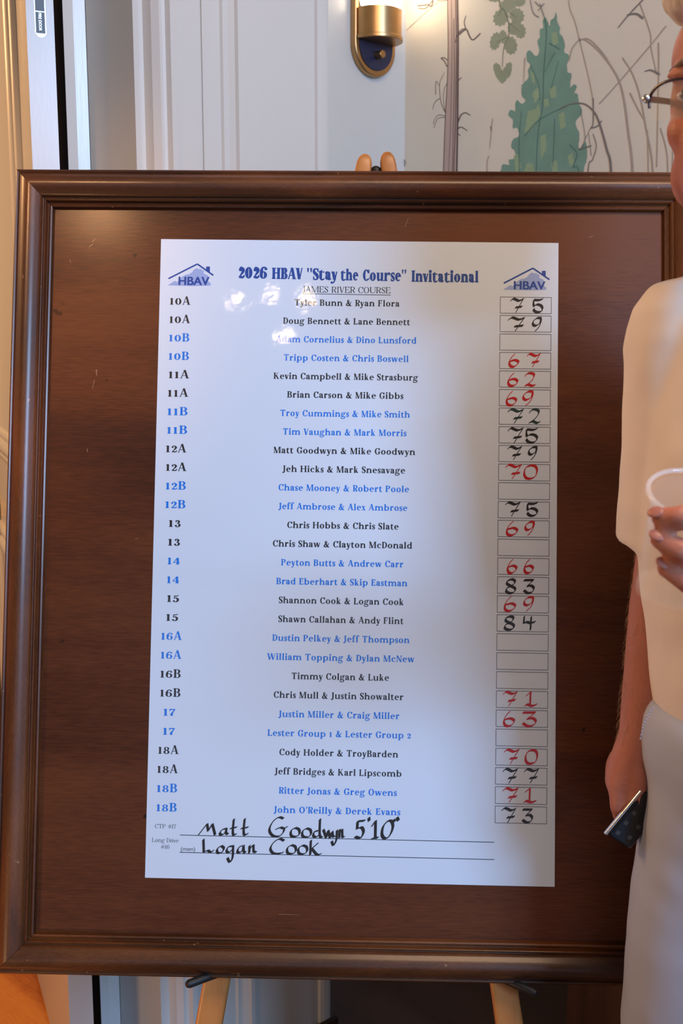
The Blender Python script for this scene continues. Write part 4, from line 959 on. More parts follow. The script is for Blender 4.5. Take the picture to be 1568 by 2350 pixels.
for i, (hole, nm, xa, xb, blue, scs) in enumerate(ROWS):
    f = i/27.0; ik = M['ink_blue'] if blue else M['ink_black']
    yy = yh0 + (yh1-yh0)*f; py = 699 + 1163*f
    ua = U(HX[i], py); ub = U(HX[i] + (48.5 if len(hole) == 3 else 28.5), py)
    # figures stand lower than the capital after them
    mb = MB(); x = 0; pls = []
    for ch in hole:
        g_, w_ = glyph(ch, HOLE); s_ = 0.80 if ch.isdigit() else 1.0
        pls += [[(a*(1.0 if ch.isdigit() else 0.95)+x, b*s_) for a, b in pl] for pl in g_]; x += w_ + HOLE.sp
    sx = (ub[0]-ua[0])/(x-HOLE.sp)
    for k, p_ in enumerate(pls): mb.add([(ua[0] + a*sx, yy + b*19.2*px2u, Z1 + (k % 40)*1.5e-6) for a, b in p_], [tuple(range(len(p_)))])
    me = mb.mesh('hole_number'); bm = bmesh.new(); bm.from_mesh(me)
    for fc in bm.faces:
        if fc.normal.z < 0: fc.normal_flip()
    bm.to_mesh(me); bm.free()
    o_ = link('hole_number', me, ik, poster)
    pyn = 702.3 + (1868-702.3)*f
    va, vb = U(xa, pyn), U(xb, pyn); yv = yn0 + (yn1-yn0)*f
    put_text('player_names', nm, NAMES, va[0], vb[0], yv, 14.6*px2u, ik, poster, Z1)
    # score box
    l = bTL[0] + (bTL1[0]-bTL[0])*f; r_ = bBR[0] + (bBR1[0]-bBR[0])*f; t_y = bTL[1] + (bTL1[1]-bTL[1])*f; b_y = bBR[1] + (bBR1[1]-bBR[1])*f
    mb = MB(); w_ = 0.0007
    for k, (xA, yA, xB, yB) in enumerate(((l, t_y-w_, r_, t_y), (l, b_y, r_, b_y+w_), (l, b_y, l+w_, t_y), (r_-w_, b_y, r_, t_y))):
        mb.add([(xA, yA, Z1+k*2e-6), (xB, yA, Z1+k*2e-6), (xB, yB, Z1+k*2e-6), (xA, yB, Z1+k*2e-6)], [(0, 1, 2, 3)])
    mb.build('score_box', M['ink_grey'], poster)
    if i in SC:
        cr_, col_, xs_, ya_, yb_ = SC[i]; (ox, oy), s_ = D_[cr_]
        mb = MB(); wn = 0.0041
        for dg_, (x0_, x1_) in zip(scs, xs_):
            p00 = U(ox + x0_/s_, oy + yb_/s_); p11 = U(ox + x1_/s_, oy + ya_/s_)
            w2, h2 = p11[0]-p00[0]-wn*0.55, p11[1]-p00[1]-wn*0.75
            rj = random.Random(i*7+len(mb.v)); jt = lambda: rj.uniform(-0.012, 0.012)
            strokes = [[(a+jt(), b+jt()) for a, b in s__] for s__ in NIB[dg_]]
            pen_mesh(mb, strokes, lambda a, b: (p00[0]+wn*0.28 + a*w2, p00[1]+wn*0.38 + b*h2), wn, R(52), Z1+0.0001+len(mb.v)*1e-8, 0.24)
        o_ = mb.build('handwritten_score', KH[col_], poster); o_['label'] = {'k': 'black', 'r': 'red', 'g': 'dark green'}[col_] + ' brush pen figures'
# printed notes at the foot
c6 = lambda x, y: (330 + x/3.336, 1800 + y/3.336)
c7 = lambda x, y: (750 + x/2.851, 1800 + y/2.851)
def note(items):
    for s, a, b, cap in items:
        ua, ub = U(*c6(*a)), U(*c6(*b)); put_text('printed_note', s, LIGHT, ua[0], ub[0], ua[1], cap*px2u, M['ink_grey'], poster, Z1)
note([('CTP #17', (85,335), (248,337), 9.2), ('Long Drive', (63,441), (266,443), 9.4), ('#16', (130,492), (198,493), 8.6)])
ua, ub = U(*c6(284, 508)), U(*c6(393, 511)); sans('printed_note', '(men)', ua[0], ub[0], ua[1], 9.5*px2u, M['ink_grey'], poster, Z1)
rule('rule_line', c6(278, 388), c7(1097, 379), 1.5*px2u, M['ink_black']); rule('rule_line', c6(275, 520), c7(1097, 492), 1.5*px2u, M['ink_black'])
ob = lambda dx, dy: [(1160+dx,332+dy),(1128+dx,355+dy),(1130+dx,392+dy),(1163+dx,400+dy),(1192+dx,380+dy),(1188+dx,345+dy),(1160+dx,332+dy)]
W1 = [[(418,388),(485,302)],[(485,302),(494,358)],[(494,358),(525,302)],[(525,302),(547,388)],
[(635,338),(605,345),(582,372),(598,387),(622,370),(634,340)],[(634,338),(631,370),(645,383)],
[(690,265),(682,365),(693,388),(712,376)],[(662,338),(712,328)],[(773,262),(765,365),(778,388),(802,372)],[(745,338),(800,328)],
[(1070,262),(1035,252),(990,285),(962,345),(985,390),(1030,398),(1066,372),(1078,335)],[(1010,345),(1048,330),(1072,337),(1102,322)],
ob(0,0), ob(88,4), [(1338,355),(1308,362),(1298,390),(1318,404),(1345,385)],[(1350,265),(1348,385),(1365,408)],
[(1375,345),(1398,410)],[(1398,410),(1412,352)],[(1412,352),(1428,412)],[(1428,412),(1440,365)],
[(1443,360),(1452,400),(1475,392)],[(1480,350),(1476,420),(1455,466),(1438,435)],[(1500,345),(1498,412)],[(1498,378),(1518,346),(1522,400),(1537,402)]]
W1b = [[(203,240),(199,292)],[(203,242),(250,237)],[(199,290),(228,282),(241,312),(222,350),(185,342)],[(275,217),(279,240)],[(294,275),(320,238)],[(320,238),(318,350)],[(292,357),(312,350),(335,350)],
[(402,237),(370,275),(362,330),(385,355),(415,330),(433,280),(425,242),(402,237)],[(437,230),(446,245)],[(460,215),(470,238)]]
W2 = [[(457,420),(460,518)],[(460,520),(490,506),(513,520),(538,502)],[(594,470),(562,495),(568,525),(598,520),(614,490),(594,470)],
[(683,472),(650,478),(634,505),(650,522),(678,500)],[(685,470),(680,560),(660,595),(640,562)],[(758,468),(730,482),(717,512),(735,523),(758,500),(764,468)],[(765,468),(766,512),(780,523)],[(810,468),(808,528)],[(810,500),(838,465),(842,512),(862,520)],
[(1075,432),(1040,417),(995,445),(970,490),(990,526),(1035,530),(1070,520)],[(a-28,b+132) for a,b in ob(0,0)],[(a+58,b+134) for a,b in ob(0,0)],[(1280,428),(1275,540)],[(1338,447),(1280,497)],[(1285,490),(1328,538),(1360,530)]]
def word(strokes, conv, w, dz, label):
    mb = MB(); pen_mesh(mb, strokes, lambda a, b: U(*conv(a, b)), w, R(40), Z1+1e-4+dz, 0.28)
    mb.build('handwritten_word', M['pen_black'], poster)['label'] = label
word(W1[:10], c6, 0.0042, 0, 'black brush pen word at the left of the upper line')
word(W1[10:], c6, 0.0042, 1e-5, 'black brush pen word in the middle of the upper line')
word(W1b, c7, 0.0050, 2e-5, 'black brush pen measurement ending the upper line')
word(W2[:9], c6, 0.0042, 0, 'black brush pen word starting the lower line')
word(W2[9:], c6, 0.0042, 1e-5, 'black brush pen word ending the lower line')
# white print on the door's rating label (reads down the edge)
def label_text(s, z_top, length, xc, cap):
    o = sans('label_print', s, 0, length, 0, cap, M['steel'], lab)
    for v in o.data.vertices: a, b = v.co.x, v.co.y; v.co = (xc + b, -0.0014, z_top - a)
    return o
label_text('FIRE DOOR', lz + 0.036, 0.026, lcx - lw*0.14, lw*0.26)
# ------------------------------------------------------------------ the man at the right edge, cup in one hand, key fob in the other
M['skin'] = mat('skin', lin(180, 112, 90), 0.5, var=0.10, scale=45, bump=0.0006, bscale=220, sub=0.12)
M['lips'] = mat('lips', lin(176, 104, 92), 0.45, var=0.06, sub=0.1)
M['hair'] = mat('grey_hair', lin(205, 190, 172), 0.6, var=0.2, scale=90, bump=0.002, bscale=160, stretch=(1, 1, 0.25))
M['brow'] = mat('brow_hair', lin(120, 92, 74), 0.7, var=0.2, scale=200)
M['nail'] = mat('nail', lin(172, 110, 94), 0.35, var=0.04)
M['shirt'] = mat('white_knit_shirt', lin(232, 218, 204), 0.75, var=0.02, scale=12, bump=0.00005, bscale=900)
M['trousers'] = mat('pale_grey_trousers', lin(174, 181, 200), 0.8, var=0.03, scale=14, bump=0.00006, bscale=900)
M['shoe'] = mat('brown_leather', lin(78, 50, 32), 0.4, var=0.1)
M['eye'] = mat('eye_white', lin(196, 178, 168), 0.2, var=0.02)  # white and iris darkened to paint in the shade of the eye socket
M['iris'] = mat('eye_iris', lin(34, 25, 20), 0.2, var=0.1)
M['specs'] = mat('spectacle_frame', lin(52, 24, 26), 0.25, var=0.2, scale=120, coat=0.5)
M['pin'] = mat('spectacle_hinge', (0.6, 0.6, 0.62, 1), 0.3, metal=1.0, var=0.05)
M['lens'] = mat('spectacle_lens', (0.82, 0.82, 0.72, 1), 0.03, var=0.0)
M['lens'].node_tree.nodes['Principled BSDF'].inputs['Alpha'].default_value = 0.10
M['plastic'] = mat('clear_plastic', (0.93, 0.95, 1.0, 1), 0.06, var=0.0, spec=1.0, coat=1.0)
M['plastic'].node_tree.nodes['Principled BSDF'].inputs['Alpha'].default_value = 0.055
M['plastic_rim'] = mat('clear_plastic_rim', (0.95, 0.96, 1.0, 1), 0.05, var=0.0, spec=1.0, coat=1.0)
M['plastic_rim'].node_tree.nodes['Principled BSDF'].inputs['Alpha'].default_value = 0.22
M['drink'] = mat('iced_drink', (0.80, 0.84, 0.92, 1), 0.1, var=0.0)
M['drink'].node_tree.nodes['Principled BSDF'].inputs['Alpha'].default_value = 0.04
M['fob'] = mat('fob_black', (0.008, 0.008, 0.010, 1), 0.3, var=0.1, coat=0.3)
M['fob_print'] = mat('fob_print', (0.13, 0.13, 0.14, 1), 0.5, var=0.05)
M['chrome'] = mat('chrome_trim', (0.85, 0.83, 0.80, 1), 0.16, metal=1.0, var=0.03)

YM = 1.21                                                  # how far he stands
TH = R(45)
PR = Vector((-math.cos(TH), math.sin(TH), 0)); PF = Vector((-math.sin(TH), -math.cos(TH), 0)); PU = Vector((0, 0, 1))
def ext(a, b): return math.sqrt((a*math.cos(TH))**2 + (b*math.sin(TH))**2)
def at_contour(px, py, a, b, Y=YM, k=1.11):                         # centre of a body ring whose left outline falls on that pixel
    p_ = P(px, py, Y); return Vector((p_.x + ext(a, b)*k, Y, p_.z))
def ringpts(c, a, b, n=40, sq=0.9):
    out = []
    for k in range(n):
        t = 2*math.pi*k/n; ca, sa = math.cos(t), math.sin(t)
        out.append(c + PR*(a*math.copysign(abs(ca)**sq, ca)) + PF*(b*math.copysign(abs(sa)**sq, sa)))
    return out
foot_x = P(1690, 1175, YM).x
person = thing('person', 'man in white short sleeved shirt and pale grey trousers at the right edge', 'person', loc=(foot_x, YM, 0))
pinv = Matrix.Translation(-Vector((foot_x, YM, 0)))
def PB():
    return MB()
def done(mb):                                               # to the person's own frame
    mb.v = [tuple(pinv @ Vector(p_)) for p_ in mb.v]; return mb

# landmarks
eye_c = P(1690, 232, 1.19)
head = Vector((P(1485, 232, 1.19).x + 0.115, 1.20, eye_c.z))
# torso outline rows: pixel outline, half width, half depth
torso = [(1490, 1700, .165, .125), (1482, 1600, .172, .135), (1478, 1480, .178, .145), (1470, 1340, .18, .148), (1462, 1200, .18, .145), (1458, 1050, .182, .138), (1462, 900, .186, .128), (1480, 760, .18, .115)]
shoulder_r = P(1572, 765, YM + 0.05); elbow_r = P(1552, 1235, YM + 0.085); wrist_r = P(1472, 1690, YM + 0.06); 
neck_b = head - PF*0.05 - PU*0.20
tc = [at_contour(a, b, c, d) for a, b, c, d in torso]
chest = tc[-2]; pelvis = tc[0]
shoulder_l = chest*2 - shoulder_r; shoulder_l.z = shoulder_r.z
hipx = 0.095
hip_r = pelvis + PR*hipx - PU*0.10; hip_l = pelvis - PR*hipx - PU*0.10

b = PB()
# trunk and neck
b.rings([ringpts(c, w*0.88, d*0.86) for c, (_, _, w, d) in zip(tc, torso)] + [ringpts(tc[-1] + PU*0.05 , .13, .085), ringpts(neck_b - PU*0.01, .075, .07)])
b.chain([neck_b - PU*0.06, neck_b + PU*0.06, head - PU*0.06 - PF*0.01], [.066, .060, .060])
ax = (PR, PF, PU)
def H(r, f, u): return head + PR*r + PF*f + PU*u
b.ell(H(0, -.012, .045), (.079, .100, .088), ax, 28, 18)        # cranium
b.ell(H(0, .034, .040), (.073, .062, .066), ax, 24, 14)         # forehead
b.ell(H(0, .032, -.045), (.064, .064, .073), ax, 24, 14)        # face
b.ell(H(0, .045, -.095), (.042, .042, .030), ax, 18, 10)        # jaw and chin
b.ell(H(0, .074, -.108), (.020, .016, .016), ax, 14, 8)
for s_ in (1, -1):
    b.ell(H(s_*.033, .080, .022), (.026, .014, .010), ax, 14, 8)     # brow ridge
    b.ell(H(s_*.041, .062, -.030), (.022, .024, .024), ax, 16, 9); b.ell(H(s_*.053, .045, .0), (.014, .028, .034), ax, 14, 8)    # cheek
    b.ell(H(s_*.052, .030, -.070), (.018, .034, .034), ax, 14, 8)
    b.ell(H(s_*.079, -.012, -.012), (.007, .018, .032), ax, 14, 9)   # ear
    b.ell(H(s_*.010, .104, -.038), (.010, .012, .009), ax, 12, 8)    # nostril wing
b.chain([H(0, .088, .012), H(0, .104, -.012), H(0, .116, -.034)], [.010, .011, .012], 14)
b.ell(H(0, .094, -.066), (.022, .010, .008), ax, 14, 8); b.ell(H(0, .091, -.078), (.019, .011, .008), ax, 14, 8)
# right arm, hanging
b.chain([shoulder_r, elbow_r, elbow_r*0.62 + wrist_r*0.38, wrist_r], [.046, .043, .0395, .0265], 20)
# right hand: knuckles toward the left, fob gripped between thumb and curled fingers
hp = lambda px, py, dy=0.0: P(px, py, YM + 0.06 + dy)
b.chain([wrist_r, hp(1452, 1742), hp(1434, 1790)], [.026, .026, .024], 16)
b.ell(hp(1436, 1775, 0.012), (.024, .032, .036), (RIGHT, Vector((0, 1, 0)), PU), 18, 10)
fingers_r = [([hp(1418, 1800, -.010), hp(1418, 1850, -.014), hp(1436, 1900, -.004), hp(1462, 1898, .004)], [.0115, .0105, .0092, .0082]),
             ([hp(1420, 1806, .010), hp(1423, 1866, .012), hp(1444, 1912, .014), hp(1470, 1905, .014)], [.0115, .0105, .0092, .0082]),
             ([hp(1424, 1806, .030), hp(1428, 1858, .034), hp(1448, 1900, .034), hp(1472, 1892, .030)], [.011, .010, .0088, .008]),
             ([hp(1430, 1800, .048), hp(1436, 1842, .052), hp(1454, 1874, .050), hp(1472, 1866, .046)], [.0098, .0088, .008, .0072])]
for pts_, rr_ in fingers_r: b.chain(pts_, rr_, 14)
b.chain([hp(1460, 1730, -.008), hp(1468, 1785, -.018), hp(1462, 1835, -.020), hp(1456, 1872, -.018)], [.015, .0125, .0105, .0085], 14)
# left arm bent, hand round the cup
YC = 0.96
cp = lambda px, py, dy=0.0: P(px, py, YC + dy)
palm = cp(1700, 1262, 0.02)
elbow_l = shoulder_l + Vector((-0.02, -0.10, -0.30)); wrist_l = cp(1800, 1330, 0.05)
b.chain([shoulder_l, elbow_l, elbow_l*0.6 + wrist_l*0.4, wrist_l], [.056, .045, .041, .028], 20)
b.chain([wrist_l, palm], [.027, .027], 16)
b.ell(palm, (.034, .020, .042), (RIGHT, Vector((0, 1, 0)), PU), 18, 10)
fingers_l = [([cp(1690, 1208, -.004), cp(1625, 1196, -.018), cp(1562, 1186, -.022), cp(1516, 1186, -.010)], [.0120, .0115, .0108, .0090]),
             ([cp(1690, 1262, -.004), cp(1630, 1288, -.020), cp(1566, 1264, -.024), cp(1512, 1240, -.012)], [.0122, .0118, .0106, .0088]),
             ([cp(1695, 1315, -.002), cp(1640, 1366, -.018), cp(1578, 1338, -.022), cp(1524, 1302, -.010)], [.0120, .0112, .0100, .0084]),
             ([cp(1700, 1360, .002), cp(1660, 1420, -.010), cp(1606, 1404, -.014), cp(1588, 1372, -.006)], [.0105, .0098, .0088, .0076])]
for pts_, rr_ in fingers_l: b.chain(pts_, rr_, 16)
b.chain([cp(1715, 1290, .025), cp(1690, 1220, .055), cp(1640, 1180, .080), cp(1600, 1165, .088)], [.016, .0135, .0115, .009], 14)
# legs
knee_r = Vector((hip_r.x - 0.02, hip_r.y - 0.02, 0.48)) + PF*0.01; ank_r = Vector((knee_r.x, knee_r.y, 0.09))
knee_l = Vector((hip_l.x + 0.01, hip_l.y + 0.0, 0.48)) + PF*0.01; ank_l = Vector((knee_l.x, knee_l.y, 0.09))
b.chain([pelvis + PR*0.06, hip_r, knee_r, ank_r], [.10, .082, .052, .036], 18)
b.chain([pelvis - PR*0.06, hip_l, knee_l, ank_l], [.10, .082, .052, .036], 18)
for a_ in (ank_r, ank_l): b.chain([a_ - PU*0.05, a_ + PF*0.10 - PU*0.06], [.034, .024], 12)
fused(done(b), 'body', M['skin'], person, 0.0042, 8, 0.5)

# fine hairs on the hanging forearm
M['arm_hair'] = mat('arm_hair', lin(190, 150, 120), 0.5, var=0.1)
q = PB(); rh = random.Random(11); fm_ = elbow_r*0.62 + wrist_r*0.38
for k in range(420):
    t_ = rh.random()
    if t_ < 0.35: c_ = elbow_r.lerp(fm_, t_/0.35); r_ = .043 - .0035*t_/0.35
    else: c_ = fm_.lerp(wrist_r, (t_-0.35)/0.65); r_ = .0395 - .013*(t_-0.35)/0.65
    a_ = R(rh.uniform(95, 270)); d_ = Vector((math.cos(a_), math.sin(a_)*1.0, 0)); o_ = Vector((-d_.y, d_.x, 0))
    p0_ = c_ + d_*(r_*0.97); l_ = rh.uniform(.007, .013)
    p1_ = p0_ + d_*l_*0.28 - PU*l_*0.5 + o_*l_*rh.uniform(-.3, .3); p2_ = p0_ + d_*l_*0.4 - PU*l_ + o_*l_*rh.uniform(-.5, .5)
    q.tube([p0_, p1_, p2_], [.00013, .00011, .00005], 4, False)
ah = done(q).build('arm_hair', M['arm_hair'], person, 180); ah['kind'] = 'stuff'

# shirt: trunk plus wide sleeves
def wob(amp, sc_): return lambda co, n_: amp*mnoise.noise(Vector(co)*sc_)
s = PB()
sh = [(1500, 1655, .170, .136), (1490, 1600, .176, .142), (1487, 1540, .18, .148), (1480, 1450, .182, .150), (1468, 1340, .184, .152), (1463, 1240, .184, .150), (1460, 1120, .186, .146), (1462, 980, .19, .138), (1470, 850, .192, .130), (1488, 740, .178, .118)]
s.rings([ringpts(at_contour(a, c, d, e), d, e) for a, c, d, e in sh] + [ringpts(at_contour(1488, 740, .178, .118) + PU*0.055 + PF*0.005, .120, .090), ringpts(neck_b + PU*0.005, .078, .074)])
s.chain([shoulder_r - PR*0.03, P(1560, 800, YM+.06)], [.056, .060], 20)
def sl_ring(pl, pr, Y, dep): 
    a_ = P(*pl, Y); c_ = P(*pr, Y); ce = (a_ + c_)/2; w_ = (c_ - a_)/2
    return [ce + w_*math.cos(2*math.pi*k/28) + Vector((0, dep, 0))*math.sin(2*math.pi*k/28) for k in range(28)]
s.rings([sl_ring((1500, 660), (1600, 632), YM+.045, .045), sl_ring((1463, 712), (1625, 672), YM+.048, .062), sl_ring((1446, 780), (1640, 750), YM+.05, .068), sl_ring((1441, 900), (1640, 905), YM+.055, .068), sl_ring((1434, 1050), (1632, 1062), YM+.062, .070), sl_ring((1426, 1180), (1625, 1204), YM+.072, .072), sl_ring((1422, 1244), (1622, 1278), YM+.078, .074)])
s.rings([[shoulder_l + (PR*math.cos(2*math.pi*k/24) + PF*math.sin(2*math.pi*k/24))*r_ + o_ for k in range(24)] for o_, r_ in ((PU*0.068 + PR*0.03, .045), (PU*0.045, .074), (PU*0.0, .080), (Vector((-.005, -.02, -.08)), .07), (Vector((-.01, -.06, -.2)), .074))])
shirt = fused(done(s), 'shirt', M['shirt'], person, 0.005, 8, 0.5, lambda co, n_: 0.002 + 0.0035*mnoise.noise(Vector((co.x*9, co.y*9, co.z*4))) + 0.0012*mnoise.noise(Vector(co)*28))
# cuff seam and collar
q = PB()
def cuff(up, o): return [p_ for p_ in sl_ring((1422 + up*0.12, 1244 - up), (1622 + up*0.02, 1278 - up*1.0), YM+.078, .074)]
rg = cuff(33, 0); ce = sum(rg, Vector())/len(rg); rg = [ce + (p_-ce)*1.006 for p_ in rg]; q.tube(rg + [rg[0]], 0.0011, 8, False)
done(q).build('cuff_seam', M['shirt'], shirt, 180)
q = PB(); ce = neck_b + PU*0.012
q.rings([[ce + PR*(r1_*math.cos(2*math.pi*k/32)) + PF*(r1_*0.95*math.sin(2*math.pi*k/32)) + PU*z_ for k in range(32)] for r1_, z_ in ((.088, -.035), (.082, .0), (.076, .022), (.073, .020), (.078, -.03))], cap=False)
done(q).build('collar', M['shirt'], shirt, 60)

# trousers
t = PB()
tr_ = [(1498, 1618, .166, .130), (1472, 1660, .176, .138), (1465, 1700, .182, .142), (1465, 1760, .186, .146)]
t.rings([ringpts(at_contour(a, c, d, e), d, e) for a, c, d, e in tr_] + [ringpts(at_contour(1466, 1760, .186, .146) - PU*0.04, .176, .140), ringpts(at_contour(1466, 1760, .186, .146) - PU*0.09, .158, .118), ringpts(at_contour(1466, 1760, .186, .146) - PU*0.15, .12, .085)])
leg = [(1474, 1690, .085, .100), (1466, 1750, .102, .122), (1463, 1830, .108, .130), (1452, 1920, .108, .126), (1436, 2040, .106, .120), (1421, 2180, .102, .112), (1413, 2350, .096, .104)]
rc = [at_contour(a, c, d, e, Y=YM+0.045, k=1.09) for a, c, d, e in leg]
low = [(rc[-1] - PU*0.14, .088, .094), (Vector((ank_r.x, ank_r.y, 0.30)), .080, .086), (Vector((ank_r.x, ank_r.y, 0.035)), .074, .082)]
t.rings([ringpts(c, d, e) for c, (_, _, d, e) in zip(rc, leg)] + [ringpts(*l) for l in low])
sh_ = -PR*0.19
t.rings([ringpts(c + sh_, d, e) for c, (_, _, d, e) in zip(rc, leg)] + [ringpts(rc[-1] + sh_ - PU*0.14, .088, .094), ringpts(Vector((ank_l.x, ank_l.y, 0.30)), .080, .086), ringpts(Vector((ank_l.x, ank_l.y, 0.035)), .074, .082)])
def crease(co, n_):
    v = Vector(co)
    w_ = mnoise.noise(v*2.2)
    return 0.0042*mnoise.noise(Vector((v.x*6 + v.z*5 + w_*2, v.y*6 - v.z*3, v.z*6 + w_*3))) + 0.0016*mnoise.noise(Vector((v.x*18 + v.z*16, v.y*18 + w_*5, v.z*22)))
trs = fused(done(t), 'trousers', M['trousers'], person, 0.005, 18, 0.5, crease)
q = PB()
pk = [P(1500, 1622, YM-.105), P(1488, 1642, YM-.085), P(1476, 1668, YM-.07), P(1469, 1700, YM-.055)]
for i in range(3):
    for k in range(4):
        a_ = pk[i].lerp(pk[i+1], k/4 + 0.04); c_ = pk[i].lerp(pk[i+1], k/4 + 0.17); q.tube([a_, c_], 0.0006, 6)
done(q).build('pocket_stitching', M['trousers'], trs, 60)
for nm, a_ in (('shoe', ank_r), ('shoe', ank_l)):
    q = PB(); fo = lambda f, w, h0, h1: [Vector((a_.x, a_.y, 0)) + PF*f + PR*(w*math.cos(2*math.pi*k/20)) + PU*(h0 + (h1-h0)*(0.5+0.5*math.sin(2*math.pi*k/20))) for k in range(20)]
    q.rings([fo(-.075, .018, .004, .06), fo(-.068, .034, .001, .082), fo(-.03, .040, 0.0005, .092), fo(.04, .044, 0.0005, .080), fo(.11, .050, 0.0005, .062), fo(.17, .044, 0.0005, .050), fo(.205, .020, .003, .035)])
    done(q).build(nm, M['shoe'], person, 50, fix=True)

# hair, brows, eyes
q = PB()
q.ell(H(0, -.026, .058), (.0815, .096, .086), ax, 28, 18)
hv = [Vector(p_) for p_ in q.v]
q.ell(H(.012, .030, .104), (.078, .058, .034), ax, 20, 12)
for s_ in (1, -1): q.ell(H(s_*.072, -.028, .012), (.012, .040, .040), ax, 16, 10)
q.ell(H(0, -.075, -.02), (.062, .040, .055), ax, 20, 12)
fused(done(q), 'hair', M['hair'], person, 0.004, 3, 0.5, lambda co, n_: 0.004*mnoise.noise(Vector(co)*60))
for s_ in (1, -1):
    q = PB(); q.chain([H(s_*.016, .0925, .026), H(s_*.034, .091, .031), H(s_*.054, .078, .027)], [.0035, .0042, .0026], 10); done(q).build('eyebrow', M['brow'], person, 180)
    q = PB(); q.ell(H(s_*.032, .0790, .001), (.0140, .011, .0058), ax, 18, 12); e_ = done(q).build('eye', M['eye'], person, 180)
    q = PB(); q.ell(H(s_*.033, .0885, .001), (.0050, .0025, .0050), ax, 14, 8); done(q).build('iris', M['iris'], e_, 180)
q = PB(); q.ell(H(0, .1015, -.0655), (.021, .0055, .0045), ax, 16, 8); q.ell(H(0, .0995, -.0765), (.017, .0055, .005), ax, 16, 8); done(q).build('lips', M['lips'], person, 180)

# spectacles: half rim, far lens standing clear of the cheek
def lens_pt(s_, a, k=1.0):                                   # outline of one lens, in his own axes
    x = .034 + .0275*k*math.copysign(abs(math.cos(a))**0.85, math.cos(a)); u_ = -.008 + (.022 if math.sin(a) < 0 else .016)*k*math.copysign(abs(math.sin(a))**0.9, math.sin(a))
    return H(s_*x*1.06, .112 - .012*(x/.06)**2, u_ + 0.004)
gl = PB()
gl.tube([H(-.010, .114, .004), H(0, .117, .008), H(.010, .114, .004)], .0018, 10)
g0 = done(gl).build('glasses', M['specs'], person, 60)
for s_ in (1, -1):
    gl = PB(); gl.tube([lens_pt(s_, R(-12 + 204*k/22)) for k in range(23)], .0016, 10); done(gl).build('upper_rim', M['specs'], g0, 60)
    gl = PB(); n_ = 40; fr = [lens_pt(s_, 2*math.pi*k/n_) for k in range(n_)]; bk = [p_ - PF*0.0016 for p_ in fr]
    gl.rings([fr, bk]); done(gl).build('lens', M['lens'], g0, 60, fix=True)
    ho = lens_pt(s_, 0); ho = ho + PR*(s_*.003) + PU*.004
    gl = PB(); gl.ell(ho, (.005, .0045, .0045), ax, 12, 8); done(gl).build('hinge', M['pin'], g0, 60)
    gl = PB(); gl.bar(ho - PF*.002, H(s_*.081, -.005, .010), PU, .0058, .003); gl.bar(H(s_*.081, -.005, .010), H(s_*.080, -.035, -.012), PU, .0055, .003); done(gl).build('temple', M['specs'], g0)
# finger nails on the cup hand
for pts_, rr_ in fingers_l:
    tip, pre = Vector(pts_[3]), Vector(pts_[2]); d = (tip-pre).normalized(); n_ = (EYE - tip).normalized(); n_ = (n_ - d*n_.dot(d)).normalized(); n_ = (n_*0.8 + PU*0.6); n_ = (n_ - d*n_.dot(d)).normalized(); w_ = d.cross(n_)
    q = PB(); q.ell(tip + d*rr_[3]*0.15 + n_*rr_[3]*0.82, (rr_[3]*0.85, rr_[3]*0.66, rr_[3]*0.22), (d, w_, n_), 14, 8); done(q).build('fingernail', M['nail'], person, 180)

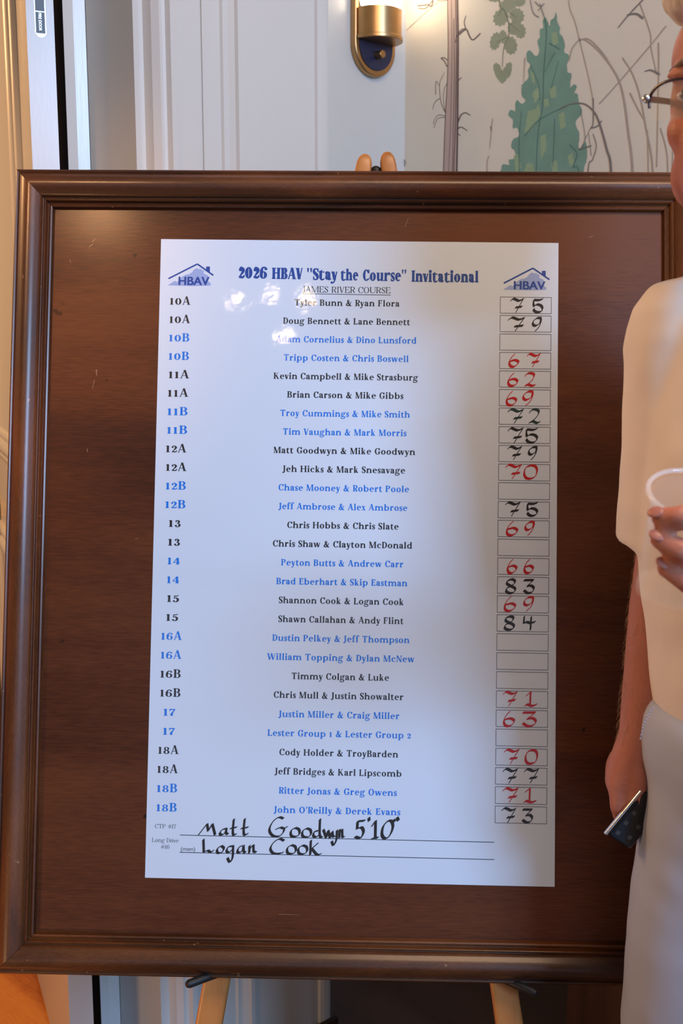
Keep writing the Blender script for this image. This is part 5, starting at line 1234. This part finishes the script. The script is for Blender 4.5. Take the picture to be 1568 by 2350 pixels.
# ------------------------------------------------------------------ what he holds
cc = cp(1592, 1128, 0.034)                                    # centre of the rim
tilt = R(27)
cu_ = Vector((0.05, -math.sin(tilt), math.cos(tilt))).normalized()
cx_ = (RIGHT - cu_*RIGHT.dot(cu_)).normalized(); cy_ = cu_.cross(cx_)
CM = Matrix(((cx_.x, cy_.x, cu_.x, 0), (cx_.y, cy_.y, cu_.y, 0), (cx_.z, cy_.z, cu_.z, 0), (0, 0, 0, 1)))
cb = cc - cu_*0.115
cup_t = thing('plastic_cup', 'clear plastic drinks cup held in the man\'s fingers at the right edge', 'cup', mat4=Matrix.Translation(cb) @ CM)
def lathe(mb, prof_, n=48):
    rg = [[(r_*math.cos(2*math.pi*k/n), r_*math.sin(2*math.pi*k/n), z_) for k in range(n)] for r_, z_ in prof_]; mb.rings(rg)
q = MB(); lathe(q, [(.0285, 0.0), (.029, 0.002), (.0355, .100), (.0362, .108), (.0352, .1083), (.0343, .100), (.0278, .004), (.001, .0035)])
q.build('cup_wall', M['plastic'], cup_t, 60, fix=True)
q = MB(); q.tube([(.0388*math.cos(2*math.pi*k/48), .0388*math.sin(2*math.pi*k/48), .111) for k in range(49)], .0026, 10, False); q.build('cup_rim', M['plastic_rim'], cup_t, 60)
q = MB(); lathe(q, [(.001, .0045), (.0272, .005), (.0318, .072), (.001, .0725)]); q.build('drink', M['drink'], cup_t, 60, fix=True)

fd = (hp(1388, 1914, -.02) - hp(1447, 1842, -.02)).normalized()   # along the chrome edge, down to the left
fv = Vector((0, -1, 0)) - fd*Vector((0, -1, 0)).dot(fd); fv = (fv + Vector((0.25, 0, 0.1))); fv = (fv - fd*fv.dot(fd)).normalized()
fw_ = fd.cross(fv); fw_ = fw_ if fw_.x > 0 else -fw_
FM = Matrix(((fd.x, fw_.x, fv.x, 0), (fd.y, fw_.y, fv.y, 0), (fd.z, fw_.z, fv.z, 0), (0, 0, 0, 1)))
fo_ = hp(1388, 1916, -.030)
fob = thing('key_fob', 'black car key fob with a chrome edge in the man\'s lowered hand', 'key fob', mat4=Matrix.Translation(fo_) @ FM)
q = MB(); q.box((-.070, .003, -.012), (-.001, .040, 0.0)); bevelled(q.build('fob_case', M['fob'], fob), 0.004, 4)
q = MB(); q.box((-.068, -.0005, -.0045), (-.0005, .0026, 0.0006)); bevelled(q.build('chrome_edge', M['chrome'], fob), 0.0012, 3)
for kx, ky in ((-.011, .012), (-.026, .012), (-.041, .012), (-.014, .028), (-.030, .028)):
    q = MB(); z_ = 0.0002
    for (xa, ya, xb, yb) in ((-.0022, -.0022, .0022, -.0016), (-.0022, .0016, .0022, .0022), (-.0022, -.0016, -.0016, .0016), (.0016, -.0016, .0022, .0016), (-.0008, -.0006, .0008, .0006)):
        q.box((kx+xa, ky+ya, -0.0001), (kx+xb, ky+yb, z_))
    q.build('button_mark', M['fob_print'], fob)
